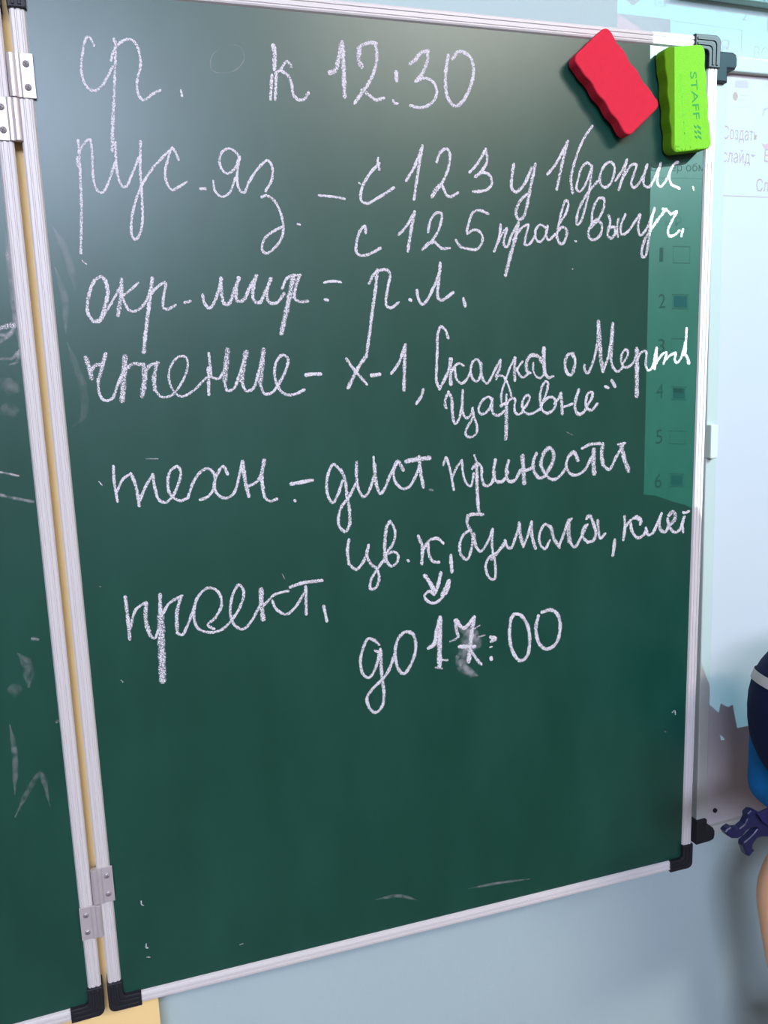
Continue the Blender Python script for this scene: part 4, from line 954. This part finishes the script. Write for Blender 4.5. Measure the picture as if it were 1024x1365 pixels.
for kind_, args_ in [('poly', ([(-62.7285, -46.0556), (-57.2658, -45.7035), (-56.0624, -77.9812), (-62.6349, -76.5066)], 'panel')), ('poly', ([(-58.9363, -42.9506), (-54.9658, -42.9113), (-54.9557, -43.9718), (-58.9153, -44.056)], 'red')), ('poly', ([(-58.9572, -41.8539), (-46.2688, -40.4954), (-45.9995, -44.6641), (-54.9086, -44.6349), (-58.9363, -42.9506)], 'cyan')), ('poly', ([(-58.2857, -42.1489), (-57.8002, -42.4208), (-57.2652, -42.0882), (-57.573, -41.8438), (-58.0521, -41.8947)], 'red')), ('poly', ([(-56.2611, -41.8438), (-56.0894, -41.8443), (-56.0417, -42.2121), (-56.226, -42.2124)], 'blue')), ('poly', ([(-56.226, -42.2124), (-55.3626, -42.1984), (-55.3602, -42.2732), (-56.2239, -42.2868)], 'blue')), ('poly', ([(-55.4988, -41.8102), (-55.313, -41.8094), (-55.3125, -42.212), (-55.4862, -42.2111)], 'blue')), ('poly', ([(-55.9625, -41.98), (-55.5927, -41.9695), (-55.589, -42.0906), (-55.9589, -42.1009)], 'blue')), ('poly', ([(-53.5665, -41.5599), (-53.346, -41.6787), (-53.3376, -41.8958), (-53.6073, -42.151), (-53.8345, -42.1741), (-53.552, -41.9368), (-53.5213, -41.7443)], 'blue')), ('poly', ([(-54.0054, -41.6533), (-53.8752, -41.7623), (-54.0637, -41.782)], 'olive')), ('poly', ([(-52.7104, -41.6123), (-52.508, -41.5435), (-52.7038, -41.7733), (-52.8341, -41.7202)], 'olive')), ('poly', ([(-50.8078, -41.7476), (-50.786, -41.8002), (-50.779, -41.8562), (-50.7871, -41.9131), (-50.81, -41.969), (-50.8468, -42.0216), (-50.8961, -42.0689), (-50.9559, -42.109), (-51.0239, -42.1404), (-51.0975, -42.1619), (-51.1739, -42.1727), (-51.2501, -42.1724), (-51.3232, -42.161), (-51.3904, -42.1389), (-51.449, -42.1071), (-51.4969, -42.0667), (-51.5323, -42.0194), (-51.4122, -41.9676), (-51.3887, -41.9958), (-51.3569, -42.0197), (-51.3179, -42.0384), (-51.2732, -42.0512), (-51.2245, -42.0575), (-51.1738, -42.0572), (-51.1228, -42.0501), (-51.0737, -42.0367), (-51.0283, -42.0174), (-50.9884, -41.9929), (-50.9555, -41.9642), (-50.9308, -41.9324), (-50.9154, -41.8988), (-50.9098, -41.8645), (-50.9143, -41.831), (-50.9286, -41.7996)], 'blue')), ('text', ('2', -49.3713, -42.4159, 0.4888, 0.6206, 'ink')), ('poly', ([(-47.764, -41.8805), (-47.4911, -41.873), (-47.6184, -42.0334)], 'ink')), ('poly', ([(-47.3513, -41.6914), (-46.7472, -41.6701), (-46.6631, -43.0132), (-47.2728, -42.9901)], 'red')), ('poly', ([(-54.9015, -42.9617), (-49.3265, -42.9851), (-49.3245, -43.0242), (-54.9003, -42.9994)], 'ink')), ('poly', ([(-49.3677, -42.9694), (-49.287, -42.9716), (-49.2896, -44.4404), (-49.3702, -44.4473)], 'ink')), ('text', ('Я', -51.0328, -44.4468, 0.7244, 0.7559, 'red')), ('text', ('ВСТАВКА', -48.2607, -44.6169, 4.4671, 0.7697, 'ink')), ('text', ('ФАЙЛ', -58.0805, -44.0312, 2.2291, 0.3396, 'clear')), ('poly', ([(-52.5834, -47.0987), (-50.7097, -46.9926), (-50.706, -47.0587), (-52.5801, -47.1641)], 'tint')), ('poly', ([(-52.4843, -49.1059), (-50.5959, -49.0221), (-50.5922, -49.0891), (-52.481, -49.1722)], 'tint')), ('poly', ([(-52.5834, -47.0987), (-52.4951, -47.0937), (-52.3921, -49.1683), (-52.481, -49.1722)], 'tint')), ('poly', ([(-50.7998, -46.9997), (-50.7096, -46.9946), (-50.5921, -49.0911), (-50.683, -49.0951)], 'tint')), ('poly', ([(-52.0755, -47.4869), (-50.9569, -47.4264), (-50.9314, -47.8902), (-52.052, -47.9477)], 'tint')), ('poly', ([(-52.0755, -47.4869), (-50.9569, -47.4264), (-50.9314, -47.8902), (-52.052, -47.9477)], 'tint')), ('poly', ([(-51.7671, -48.4381), (-51.7782, -48.5407), (-51.8202, -48.63), (-51.8868, -48.6924), (-51.9678, -48.7182), (-52.0508, -48.7037), (-52.1231, -48.6511), (-52.1737, -48.5684), (-52.1951, -48.4683), (-52.184, -48.366), (-52.1421, -48.2769), (-52.0757, -48.2147), (-51.995, -48.1887), (-51.9121, -48.2029), (-51.8396, -48.2553), (-51.7887, -48.3379)], 'olive')), ('poly', ([(-52.0334, -48.3108), (-51.8475, -48.4438), (-52.0182, -48.6086)], 'olive')), ('poly', ([(-51.6729, -48.3516), (-50.908, -48.3143), (-50.9054, -48.3609), (-51.6705, -48.398)], 'tint')), ('poly', ([(-51.6583, -48.6302), (-50.8926, -48.5942), (-50.89, -48.6409), (-51.6559, -48.6767)], 'tint')), ('poly', ([(-51.6729, -48.3516), (-50.908, -48.3143), (-50.9054, -48.3609), (-51.6705, -48.398)], 'tint')), ('poly', ([(-51.6583, -48.6302), (-50.8926, -48.5942), (-50.89, -48.6409), (-51.6559, -48.6767)], 'tint')), ('poly', ([(-49.8216, -47.0809), (-48.6454, -47.0152), (-48.6411, -47.0822), (-49.8176, -47.1474)], 'tint')), ('poly', ([(-49.7702, -47.9476), (-48.59, -47.8879), (-48.5858, -47.9552), (-49.7663, -48.0145)], 'tint')), ('poly', ([(-49.8216, -47.0809), (-49.7303, -47.0758), (-49.6747, -48.0099), (-49.7663, -48.0145)], 'tint')), ('poly', ([(-48.7377, -47.0224), (-48.6452, -47.0173), (-48.5856, -47.9572), (-48.6785, -47.9619)], 'tint')), ('poly', ([(-49.6414, -47.3345), (-48.6286, -47.2796), (-48.6031, -47.6824), (-49.6175, -47.735)], 'tint')), ('poly', ([(-49.747, -49.4307), (-48.4955, -49.3785), (-48.4912, -49.4466), (-49.743, -49.4983)], 'tint')), ('poly', ([(-49.7071, -50.1079), (-48.4522, -50.0606), (-48.4479, -50.129), (-49.7031, -50.1758)], 'tint')), ('poly', ([(-49.747, -49.4307), (-49.655, -49.4269), (-49.6107, -50.1723), (-49.7031, -50.1758)], 'tint')), ('poly', ([(-48.5887, -49.3844), (-48.4954, -49.3805), (-48.4478, -50.1311), (-48.5414, -50.1346)], 'tint')), ('poly', ([(-49.7195, -49.4289), (-49.6312, -49.0505), (-49.2689, -48.9249), (-49.243, -49.0453), (-49.5311, -49.1795), (-49.563, -49.419)], 'blue')), ('poly', ([(-49.6931, -51.1322), (-49.407, -51.2543), (-49.0392, -51.1659), (-49.0203, -51.4751), (-49.4855, -51.4991)], 'pink')), ('text', ('Создать', -52.8535, -51.0862, 2.8388, 0.8203, 'ink')), ('text', ('слайд', -52.8465, -52.513, 2.2866, 0.8282, 'ink')), ('poly', ([(-50.525, -51.9293), (-50.1275, -51.944), (-50.3305, -52.112)], 'ink')), ('text', ('Слайды', -49.9518, -54.2244, 3.2345, 0.8053, 'ink')), ('text', ('Восст', -49.3611, -52.3512, 2.5807, 0.8452, 'ink')), ('poly', ([(-52.893, -54.5671), (-46.8226, -54.5383), (-46.8187, -54.5952), (-52.8904, -54.6219)], 'ink')), ('poly', ([(-51.8735, -55.0168), (-51.7456, -55.0158), (-51.7421, -55.0851), (-51.87, -55.0861)], 'tint')), ('poly', ([(-51.6346, -55.2178), (-51.5063, -55.2169), (-51.5027, -55.2864), (-51.6311, -55.2872)], 'tint')), ('poly', ([(-51.8525, -55.4327), (-51.7245, -55.432), (-51.7209, -55.5015), (-51.849, -55.5022)], 'tint')), ('poly', ([(-51.5063, -55.0401), (-51.3778, -55.0391), (-51.3742, -55.1085), (-51.5027, -55.1095)], 'tint')), ('poly', ([(-57.116, -46.5027), (13.587, -46.5027), (13.587, -125.0), (-57.116, -125.0)], 'dim')), ('text', ('Буфер обмена', -62.0378, -55.4964, 5.117, 0.4818, 'grey')), ('poly', ([(-62.1331, -55.8625), (-57.0272, -55.9435), (-57.0249, -55.9968), (-62.1318, -55.914)], 'tint')), ('text', ('1', -61.3093, -60.9258, 0.2685, 0.9122, 'grey')), ('text', ('2', -61.2829, -63.7882, 0.4887, 0.9301, 'grey')), ('text', ('3', -61.2587, -66.6111, 0.4934, 0.9479, 'grey')), ('text', ('4', -61.2891, -69.4829, 0.4978, 0.9659, 'grey')), ('text', ('5', -61.2631, -72.4628, 0.5028, 0.9851, 'grey')), ('text', ('6', -61.2393, -75.4005, 0.5076, 1.0042, 'grey')), ('text', ('« Р_', -60.9948, -58.8429, 1.7292, 0.6314, 'tint')), ('poly', ([(-60.3688, -59.992), (-59.1141, -60.0505), (-59.1124, -60.0966), (-60.3673, -60.0377)], 'grey')), ('poly', ([(-60.337, -61.0016), (-59.0776, -61.0685), (-59.0759, -61.115), (-60.3355, -61.0477)], 'grey')), ('poly', ([(-60.3688, -59.992), (-60.3138, -60.0207), (-60.2803, -61.0771), (-60.3355, -61.0477)], 'tint')), ('poly', ([(-59.17, -60.0215), (-59.1141, -60.0505), (-59.0759, -61.115), (-59.1321, -61.0854)], 'tint')), ('poly', ([(-60.218, -63.0449), (-59.2258, -63.1167), (-59.1993, -63.8713), (-60.1943, -63.7945)], 'teal')), ('poly', ([(-60.3303, -62.9468), (-59.1182, -63.0274), (-59.1165, -63.0745), (-60.3288, -62.9934)], 'grey')), ('poly', ([(-60.3025, -63.8362), (-59.0864, -63.924), (-59.0847, -63.9713), (-60.301, -63.8831)], 'grey')), ('poly', ([(-60.3303, -62.9468), (-60.2748, -62.9771), (-60.2453, -63.914), (-60.301, -63.8831)], 'tint')), ('poly', ([(-59.1746, -62.9968), (-59.1182, -63.0274), (-59.0847, -63.9713), (-59.1414, -63.9402)], 'tint')), ('poly', ([(-60.2985, -65.7232), (-59.1308, -65.823), (-59.1291, -65.8709), (-60.297, -65.7708)], 'grey')), ('poly', ([(-60.2688, -66.6773), (-59.097, -66.7846), (-59.0953, -66.8328), (-60.2673, -66.7252)], 'grey')), ('poly', ([(-60.2985, -65.7232), (-60.2424, -65.7551), (-60.211, -66.7577), (-60.2673, -66.7252)], 'tint')), ('poly', ([(-59.1877, -65.7908), (-59.1308, -65.823), (-59.0953, -66.8328), (-59.1525, -66.8001)], 'tint')), ('poly', ([(-60.0881, -68.9047), (-59.1882, -69.0067), (-59.1645, -69.6932), (-60.0666, -69.587)], 'teal')), ('poly', ([(-60.2028, -68.7985), (-59.0786, -68.918), (-59.0769, -68.9669), (-60.2013, -68.8471)], 'grey')), ('poly', ([(-60.177, -69.6263), (-59.0495, -69.7521), (-59.0477, -69.8013), (-60.1755, -69.6752)], 'grey')), ('poly', ([(-60.2028, -68.7985), (-60.1461, -68.8321), (-60.1186, -69.7093), (-60.1755, -69.6752)], 'tint')), ('poly', ([(-59.1361, -68.8841), (-59.0786, -68.918), (-59.0477, -69.8013), (-59.1055, -69.7669)], 'tint')), ('poly', ([(-60.0322, -68.9092), (-59.2441, -69.0217), (-59.2905, -69.3108), (-60.023, -69.2014)], 'pink')), ('poly', ([(-60.2254, -71.6804), (-59.034, -71.8276), (-59.0322, -71.8774), (-60.2239, -71.7299)], 'grey')), ('poly', ([(-60.1995, -72.5239), (-59.0044, -72.6779), (-59.0027, -72.7281), (-60.1979, -72.5737)], 'grey')), ('poly', ([(-60.2254, -71.6804), (-60.1682, -71.7157), (-60.1405, -72.6094), (-60.1979, -72.5737)], 'tint')), ('poly', ([(-59.0921, -71.792), (-59.034, -71.8276), (-59.0027, -72.7281), (-59.061, -72.692)], 'tint')), ('poly', ([(-60.0779, -74.6351), (-59.1613, -74.7728), (-59.1371, -75.4857), (-60.056, -75.3435)], 'teal')), ('poly', ([(-60.1947, -74.521), (-59.0496, -74.6846), (-59.0479, -74.7354), (-60.1931, -74.5714)], 'grey')), ('poly', ([(-60.1684, -75.3804), (-59.0199, -75.5508), (-59.0181, -75.6019), (-60.1669, -75.4311)], 'grey')), ('poly', ([(-60.1947, -74.521), (-60.1369, -74.5579), (-60.109, -75.4685), (-60.1669, -75.4311)], 'tint')), ('poly', ([(-59.1083, -74.6474), (-59.0496, -74.6846), (-59.0181, -75.6019), (-59.077, -75.5642)], 'tint'))]:
    (slide_poly if kind_ == 'poly' else slide_text)(*args_)

# ------------------------------------------------------------------ the child at the right edge and the school bag
def superellipsoid(c, r, e, nu=48, nv=28, squash=None):
    bm = bmesh.new(); rows = []
    def f(w, m): return math.copysign(abs(w) ** m, w)
    for j in range(nv + 1):
        ph = -math.pi / 2 + math.pi * j / nv
        row = []
        for i in range(nu):
            th = 2 * math.pi * i / nu
            x = f(math.cos(ph), 2 / e) * f(math.cos(th), 2 / e)
            y = f(math.cos(ph), 2 / e) * f(math.sin(th), 2 / e)
            z = f(math.sin(ph), 2 / e)
            row.append(bm.verts.new((c[0] + r[0] * x, c[1] + r[1] * y, c[2] + r[2] * z)))
        rows.append(row)
    for j in range(nv):
        for i in range(nu):
            try: bm.faces.new((rows[j][i], rows[j][(i + 1) % nu], rows[j + 1][(i + 1) % nu], rows[j + 1][i]))
            except ValueError: pass
    bmesh.ops.remove_doubles(bm, verts=bm.verts, dist=1e-6)
    bmesh.ops.recalc_face_normals(bm, faces=bm.faces)
    return bm
# child, facing along the wall (+x); local frame: x forward, y to the child's left, z up
kid = empty('person', (0.997, -0.262, 0))
kid.scale = (1.035, 1.035, 1.035)
tag(kid, 'child at the right edge, seen from behind, bare arm hanging beside a school bag', 'person')
V, E, R = [], [], []
def jv(p, r, prev=None):
    V.append(p); R.append(r)
    if prev is not None: E.append((prev, len(V) - 1))
    return len(V) - 1
pel = jv((0, 0, .64), (.078, .068))
sp = jv((.005, 0, .76), (.078, .064), pel)
ch = jv((.005, 0, .90), (.085, .066), sp)
uc = jv((0, 0, 1.00), (.085, .060), ch)
nk = jv((.005, 0, 1.06), .036, uc)
hb = jv((.075, 0, 1.085), (.060, .064), nk)
hm = jv((.125, 0, 1.130), (.076, .084), hb)
ht = jv((.150, 0, 1.180), (.055, .062), hm)
nose = jv((.196, 0, 1.062), .010, hm)
for s in (1, -1):
    jv((.110, s * .088, 1.105), (.010, .016), hm)                                   # ears
    sh = jv((0, s * .118, 1.005), .042, uc)
    if s > 0: el = jv((-.175, .130, .800), .0285, sh); wr = jv((-.140, .126, .605), .0195, el)
    else: el = jv((-.020, -.165, .790), .0285, sh); wr = jv((.040, -.165, .605), .0195, el)
    b = Vector(V[wr]); d = (b - Vector(V[el])).normalized()
    pm = jv(tuple(b + d * .035), (.014, .026), wr)
    pc = Vector(V[pm])
    fw = Vector((1, 0, 0))
    for k, (off, ln) in enumerate(((.021, .050), (.007, .056), (-.007, .052), (-.020, .042))):
        k1 = jv(tuple(pc + fw * off + d * .030), .0078, pm)
        k2 = jv(tuple(pc + fw * (off + .002) + d * (.030 + ln * .5) + Vector((0, -s * .006, 0))), .0070, k1)
        jv(tuple(pc + fw * (off + .003) + d * (.026 + ln) + Vector((0, -s * .018, 0))), .0058, k2)
    t1 = jv(tuple(pc + fw * .032 + d * -.002 + Vector((0, -s * .006, 0))), .0085, pm)
    jv(tuple(pc + fw * .042 + d * .024 + Vector((0, -s * .012, 0))), .0070, t1)
    hp = jv((0, s * .056, .56), .056, pel)
    kn = jv((.010, s * .068, .34), .050, hp)
    an = jv((-.012, s * .070, .075), .033, kn)
    he = jv((-.015, s * .070, .035), .030, an)
    jv((.10, s * .075, .025), (.028, .022), he)
body = skin_mesh(V, E, R, pel, 2)
link('body', body, M_skin, kid)
# clothes grown on the same joints, a little wider
def garment(name, pts, edges, rad, mat):
    return link(name, skin_mesh(pts, edges, rad, 0, 2), mat, kid)
garment('shirt', [(0, 0, .51), (.0, 0, .66), (.005, 0, .80), (.005, 0, .90), (0, 0, 1.00), (.004, 0, 1.045), (0, .120, 1.000), (-.052, .126, .940), (0, -.120, 1.000), (-.006, -.142, .935)],
        [(0, 1), (1, 2), (2, 3), (3, 4), (4, 5), (4, 6), (6, 7), (4, 8), (8, 9)],
        [(.130, .118), (.128, .112), (.112, .080), (.108, .082), (.092, .068), (.046, .046), .052, .044, .052, .044], M_shirt)
for s in (1, -1):
    garment('trouser_leg', [(0, s * .050, .68), (0, s * .062, .56), (.010, s * .068, .34), (-.010, s * .070, .075)],
            [(0, 1), (1, 2), (2, 3)], [(.085, .066), (.084, .070), .064, .052], M_trousers)
for s in (1, -1):
    garment('shoe', [(-.030, s * .070, .040), (.02, s * .071, .040), (.112, s * .076, .030)], [(0, 1), (1, 2)], [.042, .042, (.036, .030)], M_shoe)
bm = superellipsoid((.122, 0, 1.142), (.092, .089, .083), 2.2)
bmesh.ops.delete(bm, geom=[v for v in bm.verts if ((v.co.x - .125) * .78 - (v.co.z - 1.13) * .62 > .030 and (v.co.x - .125) * .62 + (v.co.z - 1.13) * .78 < .038) or (v.co.x - .125) * .62 + (v.co.z - 1.13) * .78 < -.050], context='VERTS')
hair = from_bm('hair', bm, M_hair, kid, True)
so = hair.modifiers.new('thickness', 'SOLIDIFY'); so.thickness = .012
for s in (1, -1):
    bm = bmesh.new(); bmesh.ops.create_uvsphere(bm, u_segments=16, v_segments=10, radius=.0105, matrix=Matrix.Translation((.180, s * .029, 1.098)))
    from_bm('eye', bm, M_eye, kid, True)
bm = superellipsoid((.146, 0, 1.058), (.008, .022, .005), 2, 16, 8)
from_bm('mouth', bm, M_lip, kid, True)

bag = empty('school_bag', (0.806, -0.26, 0.941))
tag(bag, 'navy and bright blue school bag with a pale stripe on the child\'s back', 'school bag')
def loc(p): return (p[0] - .86, p[1] + .2, p[2] - .90)
from_bm('main_compartment', superellipsoid(loc((.897, -.195, .996)), (.092, .135, .074), 8.0), M_blue, bag, True)
FC, FR = (.868, -.200, 1.056), (.110, .145, .109)
from_bm('flap', superellipsoid(loc(FC), FR, 2.3), M_navy, bag, True)
bm = superellipsoid(loc(FC), (FR[0] + .0015, FR[1] + .0015, FR[2] + .0015), 2.3, 96, 60)      # pale stripe around the flap
nrm = Vector((.30, 0, 1)).normalized()
p_low = Vector(loc((.77, -.2, 1.098)))
for off_, sgn in ((0, -1), (.0115, 1)):
    bmesh.ops.bisect_plane(bm, geom=bm.verts[:] + bm.edges[:] + bm.faces[:], plane_co=p_low + nrm * off_, plane_no=nrm * sgn, clear_outer=True)
from_bm('stripe', bm, M_tape, bag, True)
for s in (1, -1):
    pts = [(.90, -.2 + s * .075, 1.10), (.96, -.2 + s * .078, 1.075), (1.12, -.2 + s * .080, 1.03), (1.135, -.2 + s * .085, .93), (1.06, -.2 + s * .112, .86), (.905, -.2 + s * .10, .93)]
    me = skin_mesh([loc(p) for p in pts], [(i, i + 1) for i in range(5)], [(.014, .004)] * 6, 0, 2)
    link('shoulder_strap', me, M_web, bag)
buckle = from_bm('buckle', prism(bmesh.new(), [(-0.14191, 0.08617), (-0.14853, 0.08856), (-0.15353, 0.08549), (-0.15323, 0.07988), (-0.15679, 0.07404), (-0.16307, 0.07107), (-0.16953, 0.07204), (-0.1748, 0.0755), (-0.17981, 0.07391), (-0.18247, 0.07123), (-0.17917, 0.06602), (-0.17283, 0.06139), (-0.16504, 0.0593), (-0.15867, 0.06055), (-0.15376, 0.06552), (-0.14738, 0.06736), (-0.14085, 0.06694), (-0.1394, 0.06436), (-0.14311, 0.06075), (-0.1494, 0.05665), (-0.15698, 0.05288), (-0.1574, 0.04849), (-0.15447, 0.04216), (-0.15223, 0.03653), (-0.14819, 0.03406), (-0.14316, 0.03767), (-0.14089, 0.03938), (-0.1441, 0.04299), (-0.14369, 0.0474), (-0.13876, 0.05297), (-0.13221, 0.05308), (-0.12284, 0.05083), (-0.11635, 0.05324), (-0.11534, 0.05867), (-0.12395, 0.06972), (-0.1324, 0.07953)], .018, .026, .0022, 3), M_buckle, bag, False)
buckle['label'] = 'navy plastic clip with two prongs'
from_bm('strap_end', prism(bmesh.new(), [(-0.14338, 0.0845), (-0.13021, 0.08684), (-0.11479, 0.08895), (-0.09732, 0.09065), (-0.0848, 0.06402), (-0.09533, 0.05964), (-0.11309, 0.06097), (-0.12361, 0.06401), (-0.136, 0.07365)], .0145, .0175, .0008), M_web, bag)
